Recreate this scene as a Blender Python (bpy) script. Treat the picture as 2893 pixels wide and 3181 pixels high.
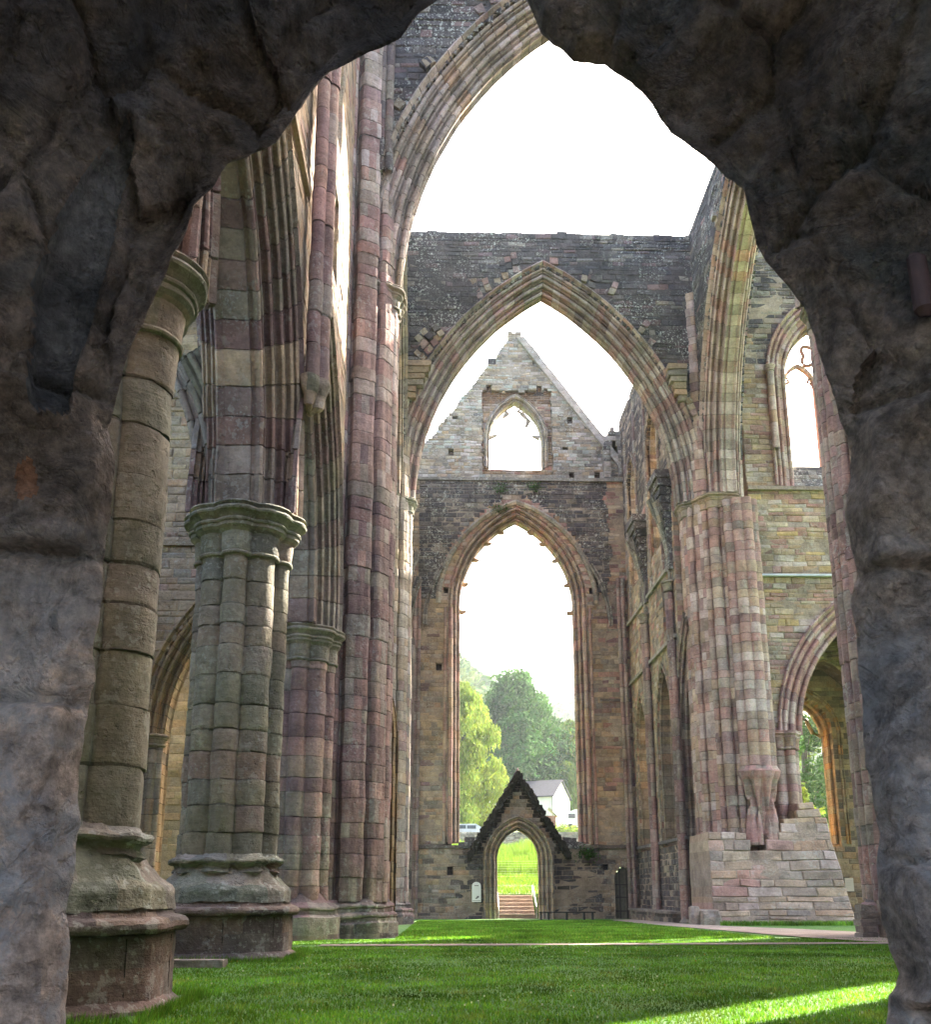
import bpy, math, random
from mathutils import Vector, noise
R = math.radians
HAZE = .0003
random.seed(7)
rnd = random.uniform
S = bpy.context.scene
for o in list(bpy.data.objects): bpy.data.objects.remove(o)
COL = S.collection

# ------------------------------------------------------------------ camera, sky, sun, exposure
cam = bpy.data.cameras.new('camera'); co = bpy.data.objects.new('camera', cam); COL.objects.link(co)
co.location = (0, 0, 0.92); co.rotation_euler = (R(90 + 14.0), 0, R(-1.39))
cam.lens = 34.23; cam.sensor_width = 36; cam.sensor_fit = 'AUTO'; cam.shift_y = 0.134
cam.clip_start = 0.05; cam.clip_end = 4000
S.camera = co
SUN_AZ, SUN_EL = R(46), R(40)
w = bpy.data.worlds.new('World'); S.world = w; w.use_nodes = True
nt = w.node_tree; bg = nt.nodes['Background']
sky = nt.nodes.new('ShaderNodeTexSky'); sky.sky_type = 'NISHITA'; sky.sun_disc = False
sky.sun_elevation = SUN_EL; sky.sun_rotation = SUN_AZ; sky.air_density = 1.0; sky.dust_density = 7.0; sky.ozone_density = 0.2
nt.links.new(sky.outputs[0], bg.inputs[0]); bg.inputs[1].default_value = 0.14
sl = bpy.data.lights.new('sun', 'SUN'); sl.energy = 4.5; sl.angle = R(0.5); sl.color = (1, .93, .8)
so = bpy.data.objects.new('sun', sl); COL.objects.link(so)
sd = Vector((math.sin(SUN_AZ)*math.cos(SUN_EL), math.cos(SUN_AZ)*math.cos(SUN_EL), math.sin(SUN_EL)))
so.rotation_euler = sd.to_track_quat('Z', 'Y').to_euler()
S.view_settings.view_transform = 'Standard'; S.view_settings.look = 'None'
S.view_settings.exposure = 3.2; S.view_settings.gamma = 1.0
S.render.engine = 'CYCLES'
S.cycles.max_bounces = 8; S.cycles.diffuse_bounces = 6
S.cycles.sample_clamp_indirect = 6

# ------------------------------------------------------------------ materials
def mat(name):
    m = bpy.data.materials.new(name); m.use_nodes = True
    return m, m.node_tree, m.node_tree.nodes['Principled BSDF']
def nd(t, typ, **kw):
    n = t.nodes.new(typ)
    for k, v in kw.items():
        if hasattr(n, k): setattr(n, k, v)
        else: n.inputs[k.replace('_', ' ')].default_value = v
    return n
def nz(t, vec, scale, detail=5, rough=.6, dist=0):
    n = t.nodes.new('ShaderNodeTexNoise'); n.inputs['Scale'].default_value = scale
    n.inputs['Detail'].default_value = detail; n.inputs['Roughness'].default_value = rough
    n.inputs['Distortion'].default_value = dist
    t.links.new(vec, n.inputs['Vector']); return n.outputs['Fac']
def rmp(t, f, stops):
    r = t.nodes.new('ShaderNodeValToRGB'); cr = r.color_ramp
    while len(cr.elements) < len(stops): cr.elements.new(.5)
    for e, (p, c) in zip(cr.elements, stops):
        e.position = p; e.color = (c, c, c, 1) if not hasattr(c, '__len__') else (*c, 1)
    t.links.new(f, r.inputs[0]); return r.outputs[0]
def mix(t, a, b, f, mode='MIX'):
    m = t.nodes.new('ShaderNodeMix'); m.data_type = 'RGBA'; m.blend_type = mode
    for s, v in ((m.inputs[0], f), (m.inputs[6], a), (m.inputs[7], b)):
        if hasattr(v, 'links'): t.links.new(v, s)
        elif hasattr(v, '__len__'): s.default_value = (*v, 1)
        else: s.default_value = v
    return m.outputs[2]
def mth(t, op, a, b=0.0):
    m = t.nodes.new('ShaderNodeMath'); m.operation = op
    for s, v in ((m.inputs[0], a), (m.inputs[1], b)):
        if hasattr(v, 'links'): t.links.new(v, s)
        else: s.default_value = v
    return m.outputs[0]
def bump(t, h, dist, strength=1.0, nrm=None):
    b = t.nodes.new('ShaderNodeBump'); b.inputs['Distance'].default_value = dist; b.inputs['Strength'].default_value = strength
    t.links.new(h, b.inputs['Height'])
    if nrm: t.links.new(nrm, b.inputs['Normal'])
    return b.outputs[0]
def coords(t, sc=(1, 1, 1)):
    g = t.nodes.new('ShaderNodeTexCoord'); m = t.nodes.new('ShaderNodeMapping'); m.inputs['Scale'].default_value = sc
    t.links.new(g.outputs['Object'], m.inputs[0]); return m.outputs[0]

def stone_mat(name, lichen=.3, algae=.3, grime=.5, bd=.02, gcol=(.05, .045, .045), tint=(1, 1, 1)):
    m, t, p = mat(name)
    a = t.nodes.new('ShaderNodeAttribute'); a.attribute_name = 'Col'
    v = coords(t); vb = coords(t, (1.5, 1.5, 22))
    c = mix(t, a.outputs['Color'], tint, 1.0, 'MULTIPLY')
    n1 = nz(t, v, 1.7, 8, .65)
    c = mix(t, c, rmp(t, n1, [(.28, .55), (.5, 1.0), (.75, 1.4)]), 1.0, 'MULTIPLY')
    nb = nz(t, vb, 1.0, 6, .7, .6)
    c = mix(t, c, rmp(t, nb, [(.3, .78), (.55, 1.03), (.7, 1.12)]), .6, 'MULTIPLY')
    nf = nz(t, v, 14, 6, .7)
    c = mix(t, c, rmp(t, nf, [(.3, .7), (.6, 1.12)]), .8, 'MULTIPLY')
    g = rmp(t, nz(t, v, .33, 5, .7, .5), [(.45, 0.0), (.62, 1.0)])
    c = mix(t, c, gcol, mth(t, 'MULTIPLY', g, grime), 'MIX')
    ga = rmp(t, nz(t, v, .6, 5, .65, .3), [(.5, 0.0), (.68, 1.0)])
    c = mix(t, c, (.115, .125, .075), mth(t, 'MULTIPLY', ga, algae), 'MIX')
    if lichen > 0:
        l1 = mth(t, 'MAXIMUM', rmp(t, nz(t, v, 6.5, 4, .6), [(.57, 0.0), (.62, 1.0)]), rmp(t, nz(t, v, 17, 3, .5), [(.60, 0.0), (.64, 1.0)]))
        l2 = rmp(t, nz(t, v, .8, 3, .6), [(.42, 0.0), (.6, 1.0)])
        c = mix(t, c, (.42, .44, .40), mth(t, 'MULTIPLY', mth(t, 'MULTIPLY', l1, l2), lichen), 'MIX')
    t.links.new(c, p.inputs['Base Color']); p.inputs['Roughness'].default_value = .92
    p.inputs['Specular IOR Level'].default_value = .25
    h = mth(t, 'ADD', mth(t, 'MULTIPLY', nz(t, v, 5, 8, .7), 1.4), mth(t, 'ADD', mth(t, 'MULTIPLY', nf, .5), mth(t, 'MULTIPLY', nb, .35)))
    h = mth(t, 'ADD', h, mth(t, 'MULTIPLY', rmp(t, nz(t, v, 9, 4, .6), [(.30, 0.0), (.38, 1.0)]), .5))
    t.links.new(bump(t, h, bd), p.inputs['Normal'])
    return m
M_ash = stone_mat('ashlar', .35, .12, .4, .035, (.05, .045, .045), (1.07, .985, .95))
M_ashR = stone_mat('ashlar_warm', .3, .02, .22, .035, (.06, .05, .048), (1.12, .98, .94))
M_rub = stone_mat('rubble', .35, .08, .3, .05, (.05, .045, .045), (1.09, .98, .90))
M_dark = stone_mat('rubble_dark', .95, .1, .45, .06, (.03, .03, .036))
M_lich = stone_mat('rubble_lichen', .8, .25, .25, .045)
M_aisle = stone_mat('rubble_ochre', .1, .3, .2, .04, (.06, .05, .03), (1.0, .84, .64))

def simple(name, col, rough=.7, bscale=0, bd=.01, var=.25, metal=0):
    m, t, p = mat(name); v = coords(t)
    c = mix(t, col, rmp(t, nz(t, v, max(bscale, 3) * .5, 5), [(.3, 1 - var), (.7, 1 + var)]), 1.0, 'MULTIPLY')
    t.links.new(c, p.inputs['Base Color']); p.inputs['Roughness'].default_value = rough; p.inputs['Metallic'].default_value = metal
    if bscale: t.links.new(bump(t, nz(t, v, bscale, 6), bd), p.inputs['Normal'])
    return m
def leaf_mat(name, col, tr=.35, var=.35):
    m, t, p = mat(name); v = coords(t)
    a = t.nodes.new('ShaderNodeAttribute'); a.attribute_name = 'Col'
    c = mix(t, col, rmp(t, nz(t, v, .9, 4), [(.3, 1 - var), (.7, 1 + var)]), 1.0, 'MULTIPLY')
    c = mix(t, c, a.outputs['Color'], 1.0, 'MULTIPLY')
    t.links.new(c, p.inputs['Base Color']); p.inputs['Roughness'].default_value = 1.0; p.inputs['Specular IOR Level'].default_value = .05
    tl = t.nodes.new('ShaderNodeBsdfTranslucent'); t.links.new(mix(t, c, (1.2, 1.3, .5), 1.0, 'MULTIPLY'), tl.inputs[0])
    ms = t.nodes.new('ShaderNodeMixShader'); ms.inputs[0].default_value = tr
    t.links.new(p.outputs[0], ms.inputs[1]); t.links.new(tl.outputs[0], ms.inputs[2])
    t.links.new(ms.outputs[0], t.nodes['Material Output'].inputs['Surface'])
    return m
def grass_mat():
    m, t, p = mat('lawn'); v = coords(t)
    c = rmp(t, nz(t, v, .5, 6, .65), [(.3, (.055, .15, .018)), (.5, (.08, .2, .026)), (.72, (.13, .23, .035))])
    c = mix(t, c, rmp(t, nz(t, v, 22, 5, .75), [(.3, .5), (.7, 1.5)]), 1.0, 'MULTIPLY')
    c = mix(t, c, (.12, .095, .055), rmp(t, nz(t, v, 1.1, 5, .6), [(.66, 0.0), (.72, .8)]), 'MIX')
    t.links.new(c, p.inputs['Base Color']); p.inputs['Roughness'].default_value = .85
    t.links.new(bump(t, nz(t, v, 30, 6, .8), .05), p.inputs['Normal'])
    return m
M_grass = grass_mat()
M_blade = leaf_mat('grass_blade', (.105, .225, .042), .4)
def field_mat():
    m, t, p = mat('field'); v = coords(t)
    c = rmp(t, nz(t, v, .12, 6, .7), [(.3, (.06, .13, .025)), (.5, (.11, .19, .045)), (.7, (.17, .22, .06))])
    c = mix(t, c, rmp(t, nz(t, v, 3, 6, .8), [(.3, .6), (.7, 1.4)]), 1.0, 'MULTIPLY')
    t.links.new(c, p.inputs['Base Color']); p.inputs['Roughness'].default_value = .9
    t.links.new(bump(t, nz(t, v, 2, 6, .8), .4), p.inputs['Normal']); return m
M_field = field_mat()
def gravel_mat():
    m, t, p = mat('gravel'); v = coords(t)
    c = rmp(t, nz(t, v, 25, 5, .8), [(.3, (.20, .14, .11)), (.5, (.33, .25, .20)), (.7, (.5, .42, .36))])
    c = mix(t, c, rmp(t, nz(t, v, 1.2, 4), [(.3, .75), (.7, 1.15)]), 1.0, 'MULTIPLY')
    t.links.new(c, p.inputs['Base Color']); p.inputs['Roughness'].default_value = .95
    t.links.new(bump(t, nz(t, v, 40, 4, .8), .03), p.inputs['Normal']); return m
M_gravel = gravel_mat()

# palettes (linear albedo)
BUFF = [(.36, .29, .20), (.40, .33, .24), (.31, .26, .19), (.34, .25, .17), (.42, .37, .29)]
GREY = [(.24, .22, .19), (.28, .25, .21), (.22, .21, .19), (.30, .28, .24), (.25, .21, .17)]
PURP = [(.20, .13, .13), (.17, .11, .12), (.24, .16, .15), (.19, .14, .14)]
PINK = [(.36, .23, .20), (.33, .20, .18), (.38, .27, .24), (.30, .20, .19)]
RED = [(.34, .15, .11), (.38, .19, .14)]
GREEN = [(.20, .21, .16), (.23, .23, .18), (.18, .19, .16), (.25, .24, .18), (.22, .20, .165)]
DARK = [(.085, .08, .085), (.11, .10, .10), (.07, .068, .075), (.13, .115, .11), (.10, .085, .085)]
PALE = [(.42, .38, .35), (.39, .35, .32), (.44, .40, .38)]
def P_(*w):                         # weighted palette chooser
    l = []
    for pal, n in w: l += [pal]*n
    allc = [c for p in l for c in p]; mean = tuple(sum(c[i] for c in allc)/len(allc) for i in range(3))
    return lambda *a: (lambda c: jit(tuple(mean[i]*.3+c[i]*.7 for i in range(3)), .09))(random.choice(random.choice(l)))
def jit(c, k=.12):
    f = 1 + rnd(-k, k); return (c[0]*f*(1+rnd(-.03, .03)), c[1]*f, c[2]*f*(1+rnd(-.04, .04)))

# ------------------------------------------------------------------ scene graph helpers
def tag(o, label=None, cat=None, group=None, kind=None):
    if label: o['label'] = label
    if cat: o['category'] = cat
    if group: o['group'] = group
    if kind: o['kind'] = kind
    return o
def thing(name, label, cat, loc=(0, 0, 0), group=None):
    o = bpy.data.objects.new(name, None); o.empty_display_size = .3; COL.objects.link(o); o.location = loc
    return tag(o, label, cat, group)
class MB:
    def __init__(s): s.v = []; s.f = []; s.c = []
    def quad(s, pts, c):
        n = len(s.v); s.v += pts; s.f.append(tuple(range(n, n+len(pts)))); s.c.append(c)
    def box(s, a, b, c, m=None):
        x0, y0, z0 = a; x1, y1, z1 = b; n = len(s.v)
        p = [(x, y, z) for z in (z0, z1) for y in (y0, y1) for x in (x0, x1)]
        s.v += [m(*q) for q in p] if m else p
        for q in ((0,2,3,1),(4,5,7,6),(0,1,5,4),(2,6,7,3),(0,4,6,2),(1,3,7,5)): s.f.append(tuple(n+i for i in q)); s.c.append(c)
    def grid(s, rows, cf, closed=False):
        n = len(s.v); k = len(rows[0])
        for r in rows: s.v += r
        for i in range(len(rows)-1):
            for j in range(k if closed else k-1):
                j2 = (j+1) % k
                s.f.append((n+i*k+j, n+i*k+j2, n+(i+1)*k+j2, n+(i+1)*k+j)); s.c.append(cf(i, j))
    def tube(s, pts, r, c, n=8):
        rows = []
        for i, p in enumerate(pts):
            p = Vector(p); a = Vector(pts[max(i-1, 0)]); b = Vector(pts[min(i+1, len(pts)-1)])
            d = (b-a).normalized(); u = d.orthogonal().normalized(); w_ = d.cross(u)
            rr = r[i] if hasattr(r, '__len__') else r
            rows.append([tuple(p + (u*math.cos(2*math.pi*k/n) + w_*math.sin(2*math.pi*k/n))*rr) for k in range(n)])
        s.grid(rows, lambda i, j: c, True)
        m = len(s.v) - n*len(rows)
        s.f.append(tuple(range(m, m+n))); s.c.append(c); s.f.append(tuple(range(len(s.v)-n, len(s.v)))); s.c.append(c)
    def erode(s, amp, f=1.3, amp2=0, f2=7):
        out = []
        for p in s.v:
            q = Vector(p); d = noise.noise_vector(q*f)*amp
            if amp2: d += noise.noise_vector(q*f2)*amp2
            out.append(tuple(q + d))
        s.v = out
    def build(s, name, m, parent=None, smooth=30):
        me = bpy.data.meshes.new(name)
        off = parent_loc(parent)
        me.from_pydata([(x-off[0], y-off[1], z-off[2]) for x, y, z in s.v], [], s.f)
        at = me.attributes.new('Col', 'FLOAT_COLOR', 'FACE')
        buf = []
        for c in s.c: buf += [c[0], c[1], c[2], 1.0]
        at.data.foreach_set('color', buf)
        if smooth:
            me.polygons.foreach_set('use_smooth', [True]*len(s.f)); me.update()
            me.set_sharp_from_angle(angle=R(smooth))
        me.materials.append(m); me.update()
        o = bpy.data.objects.new(name, me); COL.objects.link(o)
        if parent: o.parent = parent
        return o
def parent_loc(p):
    v = Vector((0, 0, 0))
    while p: v += p.location; p = p.parent
    return v
W1 = (1, 1, 1)
def gz(y): return -.0105*(y-15) if y > 15 else 0.0          # lawn level

# plane mappings: (u along, w outward, z)
def mapY(y0): return lambda u, w, z: (u, y0 - w, z)         # wall facing -Y (towards the camera)
def mapXr(x0): return lambda u, w, z: (x0 - w, u, z)        # wall facing -X
def mapXl(x0): return lambda u, w, z: (x0 + w, u, z)        # wall facing +X

# ------------------------------------------------------------------ masonry made of single stones
def masonry(mb, m, u0, u1, z0, z1, solid, pal, ch=(.16, .32), ln=(.25, .75), relief=.035, thick=1.4, top_rag=0, mortar=(.30, .26, .21), back=True):
    relief *= .62
    z = z0
    while z < z1 - .02:
        h = min(rnd(*ch), z1 - z)
        if z1 - z - h < ch[0]*.5: h = z1 - z
        zm = z + h/2
        st = .05; n = int((u1-u0)/st) + 1; run = None; ints = []
        for i in range(n+1):
            u = min(u0 + i*st, u1); ok = solid(u, zm)
            if ok and run is None: run = u
            if (not ok or i == n) and run is not None:
                e = u if ok else u - st
                if e - run > .08: ints.append((run, e))
                run = None
        for a, b in ints:
            cb = pal(a, zm)
            mb.box((a, -thick, z), (b, 0, z+h), mortar, m)
            for q in (-1, -2): mb.c[q] = cb            # reveal faces carry a stone colour
            u = a
            while u < b - .01:
                l = rnd(*ln)
                if b - u - l < ln[0]*.6: l = b - u
                c = pal(u + l/2, zm); g = .006; r = relief*rnd(.25, 1.0); k = min(.018, h*.15)
                e0, e1, f0, f1 = u+g, u+l-g, z+g, z+h-g
                t_ = [rnd(-.012, .012) for _ in range(4)]; s_ = [rnd(0, .022) for _ in range(8)]
                B = [m(e0, .001, f0), m(e1, .001, f0), m(e1, .001, f1), m(e0, .001, f1)]
                T = [m(e0+k+s_[0], r+t_[0], f0+k+s_[1]), m(e1-k-s_[2], r+t_[1], f0+k+s_[3]), m(e1-k-s_[4], r+t_[2], f1-k-s_[5]), m(e0+k+s_[6], r+t_[3], f1-k-s_[7])]
                n0 = len(mb.v); mb.v += B + T
                for q in ((4,5,6,7),(0,1,5,4),(1,2,6,5),(2,3,7,6),(3,0,4,7)): mb.f.append(tuple(n0+i for i in q)); mb.c.append(c)
                u += l
        z += h
# ------------------------------------------------------------------ arches
class Arch:
    def __init__(s, mid, half, rise, zs):
        s.mid, s.s, s.h, s.zs = mid, half, rise, zs
        s.R = (half*half + rise*rise)/(2*half); s.c = half - s.R
    def inside(s, u, z, off):
        du = abs(u - s.mid)
        if z < s.zs: return du < s.s + off
        return math.hypot(du - s.c, z - s.zs) < s.R + off and du - s.c > 0
    def pt(s, side, t, r):                 # t 0 springing .. 1 apex
        ph = math.acos(max(-1, min(1, (s.R - s.s)/(s.R + r))))*t
        return s.mid + side*(s.c + (s.R + r)*math.cos(ph)), s.zs + (s.R + r)*math.sin(ph)
def orders(steps, rho, T, hood=.0):
    """steps: list of (r_outer, depth_in) outer to inner; returns profile (r, w, group); w outward from the wall centre"""
    P = []; g = 0
    if hood:
        r0 = steps[0][0]
        P += [(r0+hood, T/2-.02, 0), (r0+hood, T/2+hood*.8, 0), (r0+hood*.6, T/2+hood*1.1, 0), (r0+.02, T/2+hood*.5, 0), (r0, T/2-.02, 0)]; g = 1
    for i, (r, d) in enumerate(steps):
        rn = steps[i+1][0] if i+1 < len(steps) else 0.0
        dn = steps[i+1][1] if i+1 < len(steps) else T/2
        w0, w1 = T/2 - d, T/2 - dn
        if i == len(steps)-1 and rn == r: break
        P.append((r, w0, g))
        q = min(rho, (r-rn)*.27)
        P.append((rn+3.1*q, w0, g)); P.append((rn+2.9*q, w0-1.7*q, g)); P.append((rn+2.2*q, w0-1.9*q, g)); P.append((rn+2.1*q, w0-1.2*q, g))
        cx, cw = rn+q, w0-q
        for k in range(7):
            a = R(20 - 0 + k*22)           # from the face round to the soffit
            P.append((cx + q*1.05*math.cos(a+R(10)), cw + q*1.05*math.sin(a+R(10)), g))
        P.append((rn+1.1*q, w0-2.2*q, g)); P.append((rn+1.1*q, w0-2.9*q, g)); P.append((rn, w0-3.1*q, g))
        g += 1
        if i == len(steps)-1: P.append((rn, 0, g-1))
    Q = P + [(r, -w_, g2) for r, w_, g2 in reversed(P[:-1])]
    return Q
def sweep_arch(mb, m, A, prof, pal, nv=18, legs=None, wc=0, ch=.32, sides=(-1, 1), t0=0., t1=1., chip=.02):
    chip *= 1.4
    """m maps (u, w, z) with w=0 on the wall centre line"""
    ks = len(prof)
    for side in sides:
        segs = []
        if legs is not None:
            z = legs; zz = [legs]
            while zz[-1] < A.zs - .01:
                h = rnd(ch*.7, ch*1.3); zz.append(min(A.zs, zz[-1]+h) if A.zs-zz[-1]-h > ch*.5 else A.zs)
            for a, b in zip(zz, zz[1:]): segs.append(('l', a, b))
        cuts = [t0]
        while cuts[-1] < t1 - 1e-6:
            cuts.append(min(t1, cuts[-1] + rnd(.75, 1.25)/nv))
            if t1 - cuts[-1] < .3/nv: cuts[-1] = t1
        for a, b in zip(cuts, cuts[1:]): segs.append(('a', a, b))
        for kind, a, b in segs:
            cols = {}; base = pal()
            for g in {p[2] for p in prof}: cols[g] = pal() if random.random() < .35 else jit(base, .08)
            sub = (a, a+(b-a)*.03, a+(b-a)*.5, b-(b-a)*.03, b)
            jx = rnd(-.006, .006); rows = []
            for i, t in enumerate(sub):
                ins = chip if i in (0, 4) else 0
                row = []
                for j, (r, w_, g) in enumerate(prof):
                    r2 = r + ins*rnd(.2, 1)+jx; w2 = w_ + (-ins if w_ > .02 else ins if w_ < -.02 else 0)*rnd(.2, 1)
                    if kind == 'l': u, z = A.mid + side*(A.s + r2), t
                    else: u, z = A.pt(side, t, r2)
                    row.append(m(u, w2 + wc, z))
                rows.append(row)
            mb.grid(rows, lambda i, j: cols[prof[j][2]] if i in (1, 2) else tuple(q*.6 for q in cols[prof[j][2]]))
        # end cap where an arch is broken off
        if t1 < .99:
            n = len(mb.v); row = [m(*(lambda uz, w_: (uz[0], w_+wc, uz[1]))(A.pt(side, t1, r), w_)) for r, w_, g in prof]
            mb.v += row; mb.f.append(tuple(range(n, n+ks))); mb.c.append(pal())

# ------------------------------------------------------------------ clustered piers
def star(cx, cy, shafts, core, n, off, rot=0):
    """plan outline of a pier seen from its centre; shafts (x, y, r) relative, core = half diagonal of a diamond or radius"""
    out = []
    for k in range(n):
        a = 2*math.pi*(k+.5)/n; dx, dy = math.cos(a), math.sin(a)
        kind, cr = core
        if kind == 'd': best = (cr+off*1.2)/(abs(dx)+abs(dy))
        elif kind == 's': best = (cr+off)/max(abs(dx), abs(dy))
        elif kind == 'o': best = (cr+off)/max(abs(dx), abs(dy), (abs(dx)+abs(dy))*.7071)
        else: best = cr+off
        own = -1
        for i, (sx, sy, sr) in enumerate(shafts):
            sr = sr+off; b = dx*sx + dy*sy; q = b*b - (sx*sx+sy*sy-sr*sr)
            if q >= 0:
                t = b + math.sqrt(q)
                if t > best: best, own = t, i
        out.append((cx+best*dx, cy+best*dy, own))
    return out
def ringed(n, r, sr, a0=0.0): return [(r*math.cos(a0+2*math.pi*k/n), r*math.sin(a0+2*math.pi*k/n), sr) for k in range(n)]
def pier_shaft(mb, cx, cy, shafts, core, z0, z1, pal, n=112, ch=(.28, .5), chip=.03, inset=.012, wob=.008, split=True):
    z = z0
    while z < z1-.01:
        h = min(rnd(*ch), z1-z)
        if z1-z-h < ch[0]*.5: h = z1-z
        jx, jy, jo = rnd(-wob, wob), rnd(-wob, wob), rnd(-wob, wob)
        base = pal(0, z); cols = {i: (pal(0, z) if random.random() < .3 else jit(base, .08)) for i in range(-1, len(shafts))}
        e = .012; rows = []; own = None
        seed = rnd(0, 99)
        for t, ins in ((0, 1), (e/h, .1), (.055/h, 0), (.5, 0), (1-.055/h, 0), (1-e/h, .1), (1, 1)):
            st = star(cx+jx, cy+jy, shafts, core, n, jo)
            own = own or [q[2] for q in st]
            row = []
            for x, y, o_ in st:
                d = 0
                if ins:
                    d = inset*ins + chip*min(1, ins*2.5)*max(0, noise.noise(Vector((x*4, y*4, z*2+t*3+seed)))-.12)*2
                dx, dy = cx-x, cy-y; L = math.hypot(dx, dy)
                row.append((x+dx/L*d, y+dy/L*d, z+h*t + (noise.noise(Vector((x*2, y*2, z)))*.03 if 0 < t < 1 else noise.noise(Vector((x*2.2, y*2.2, (z if t == 0 else z+h)*3)))*.035)))
            rows.append(row)
        mb.grid(rows, lambda i, j: cols[own[j]] if 0 < i < 5 else tuple(q*.55 for q in cols[own[j]]), True)
        z += h
def pier_rings(mb, cx, cy, shafts, core, prof, pal, n=112, cap=True):
    rows = []; pf = []
    for (za, oa_), (zb, ob_) in zip(prof, prof[1:]):
        k_ = max(1, min(10, int(math.hypot(zb-za, ob_-oa_)/.05)))
        for q in range(k_): pf.append((za+(zb-za)*q/k_, oa_+(ob_-oa_)*q/k_))
    prof = pf + [prof[-1]]
    for z, off in prof: rows.append([(x, y, z) for x, y, o_ in star(cx, cy, shafts, core, n, off)])
    cs = [[pal(0, 0) for _ in range(9)] for _ in range(len(prof))]
    mb.grid(rows, lambda i, j: cs[int(prof[i][0]*3+50) % len(prof)][int(9*((j+int(prof[i][0]*3)*7) % n)/n)], True)
    if cap:
        k = len(mb.v)-n; mb.f.append(tuple(range(k, k+n))); mb.c.append(cs[-1][0])
def roll_prof(z, off, r, n=6, a0=-90, a1=90):
    return [(z + r*math.sin(R(a0+(a1-a0)*k/n)), off + r*math.cos(R(a0+(a1-a0)*k/n))) for k in range(n+1)]

SH_A = ringed(4, .40, .31, R(45)) + ringed(4, .56, .13, 0)      # arcade pier: four big shafts, four little
SH_A = ringed(4, .45, .25, R(45)) + ringed(4, .55, .185, 0)
def cap_prof(z1, h, e):
    z0 = z1-h
    return ([(z0-.02, .0), (z0, .0)] + roll_prof(z0+.035, .02, .035, 4) + [(z0+.09, .03), (z0+h*.45, .05), (z0+h*.55, e*.5)] +
            roll_prof(z0+h*.66, e*.5, .035, 4) + [(z0+h*.75, e*.62)] + roll_prof(z0+h*.86, e*.78, .045, 4) + [(z0+h*.97, e*.95), (z1, e*.9), (z1+.01, .0)])

SH_B = ringed(4, .41, .31, R(-14)) + ringed(4, .50, .10, R(31))
def arcade_pier(name, label, x, y, pal, mt, ch=(.3, .5), SH_A=SH_A):
    t = thing(name, label, 'pier', (x, y, 0), 'arcade piers along the lawn')
    b = MB()
    # octagonal-ish plinth with chamfer, then moulded base
    pr = [(-.35, .36), (.03, .36), (.10, .27), (.55, .26), (.60, .25)] + [(.60, .33)] + roll_prof(.66, .30, .06, 5) + [(.73, .24), (.80, .20)]
    pier_rings(b, x, y, [], ('o', .70), pr, lambda *a: jit(random.choice(DARK[3:]+[(.15, .115, .10), (.17, .14, .12)])), 96)
    
    for k in range(8):                      # block joints
        a_ = 2*math.pi*(k+.27)/8; fx = .70+.245
        cx_, cy_ = math.cos(a_), math.sin(a_); L = fx/max(abs(cx_), abs(cy_), (abs(cx_)+abs(cy_))*.7071)
        b.tube([(x+cx_*(L+.015), y+cy_*(L+.015), .1), (x+cx_*(L+.015), y+cy_*(L+.015), .57)], .007, (.03, .028, .025), 5)
    b.erode(.02, 1.6, .012, 9); b.erode(0.004, 5, .006, 23); b.build('plinth', mt, t)
    b = MB()
    pr = [(.78, .24), (.93, .225), (.97, .20), (1.05, .11), (1.15, .03), (1.22, -.02), (1.25, -.06), (1.3, -.1)]
    pier_rings(b, x, y, [], ('o', .70), pr, lambda *a: jit(random.choice(GREEN+GREY+PURP[2:3])), 128)
    pr = [(1.16, .0), (1.2, .07), (1.23, .05), (1.26, .02), (1.30, .04), (1.32, .10)] + roll_prof(1.36, .10, .035, 4) + [(1.41, .05), (1.46, .0)]
    pier_rings(b, x, y, SH_A, ('o', .48), pr, lambda *a: jit(random.choice(GREEN+GREY+PURP[2:3])), 128)
    b.erode(.03, 2.2, .02, 8); b.erode(.012, 5, .010, 21); b.build('base', M_lich, t)
    b = MB(); pier_shaft(b, x, y, SH_A, ('c', .34), 1.42, 5.98, pal, 144, ch, .05, .012, .010)
    b.erode(.02, 1.8, .008, 9); b.build('shaft', mt, t)
    b = MB(); pier_rings(b, x, y, SH_A, ('o', .46), cap_prof(6.75, .80, .26), lambda *a: jit(random.choice(GREEN)), 128)
    b.erode(.012, 2.2, .006, 9); b.build('capital', mt, t)
    return t
g_green = P_((GREEN, 8), (GREY, 3), ([(.25, .19, .17)], 1))
g_purp = P_((PURP, 5), (PINK, 2), (GREY, 2))
g_pale = P_((PINK, 3), (PALE, 3), (GREY, 3), (PURP, 1))
g_near = P_(([(.235, .215, .175), (.25, .23, .185), (.21, .195, .165)], 5), (GREEN, 6), ([(.2, .15, .135)], 1))
g_mid = P_((GREY, 4), (BUFF, 2), (GREEN, 2), (PURP, 1))
g_far = P_((BUFF, 4), (GREY, 5), (PINK, 1), (PALE, 2), (PURP, 1))
g_sw = P_((PINK, 4), (BUFF, 3), (PURP, 2), (PALE, 3), (GREY, 2))
arcade_pier('clustered_pier', 'nearest clustered stone pier on the left, its moulded capital high beside the dark doorway', -3.27, 8.5, g_near, M_ash, (.32, .55), SH_B)
arcade_pier('clustered_pier', 'grey green clustered pier with four shafts and white spotted base, second from the doorway', -3.20, 14.9, g_green, M_ash, (.3, .5))

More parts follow.
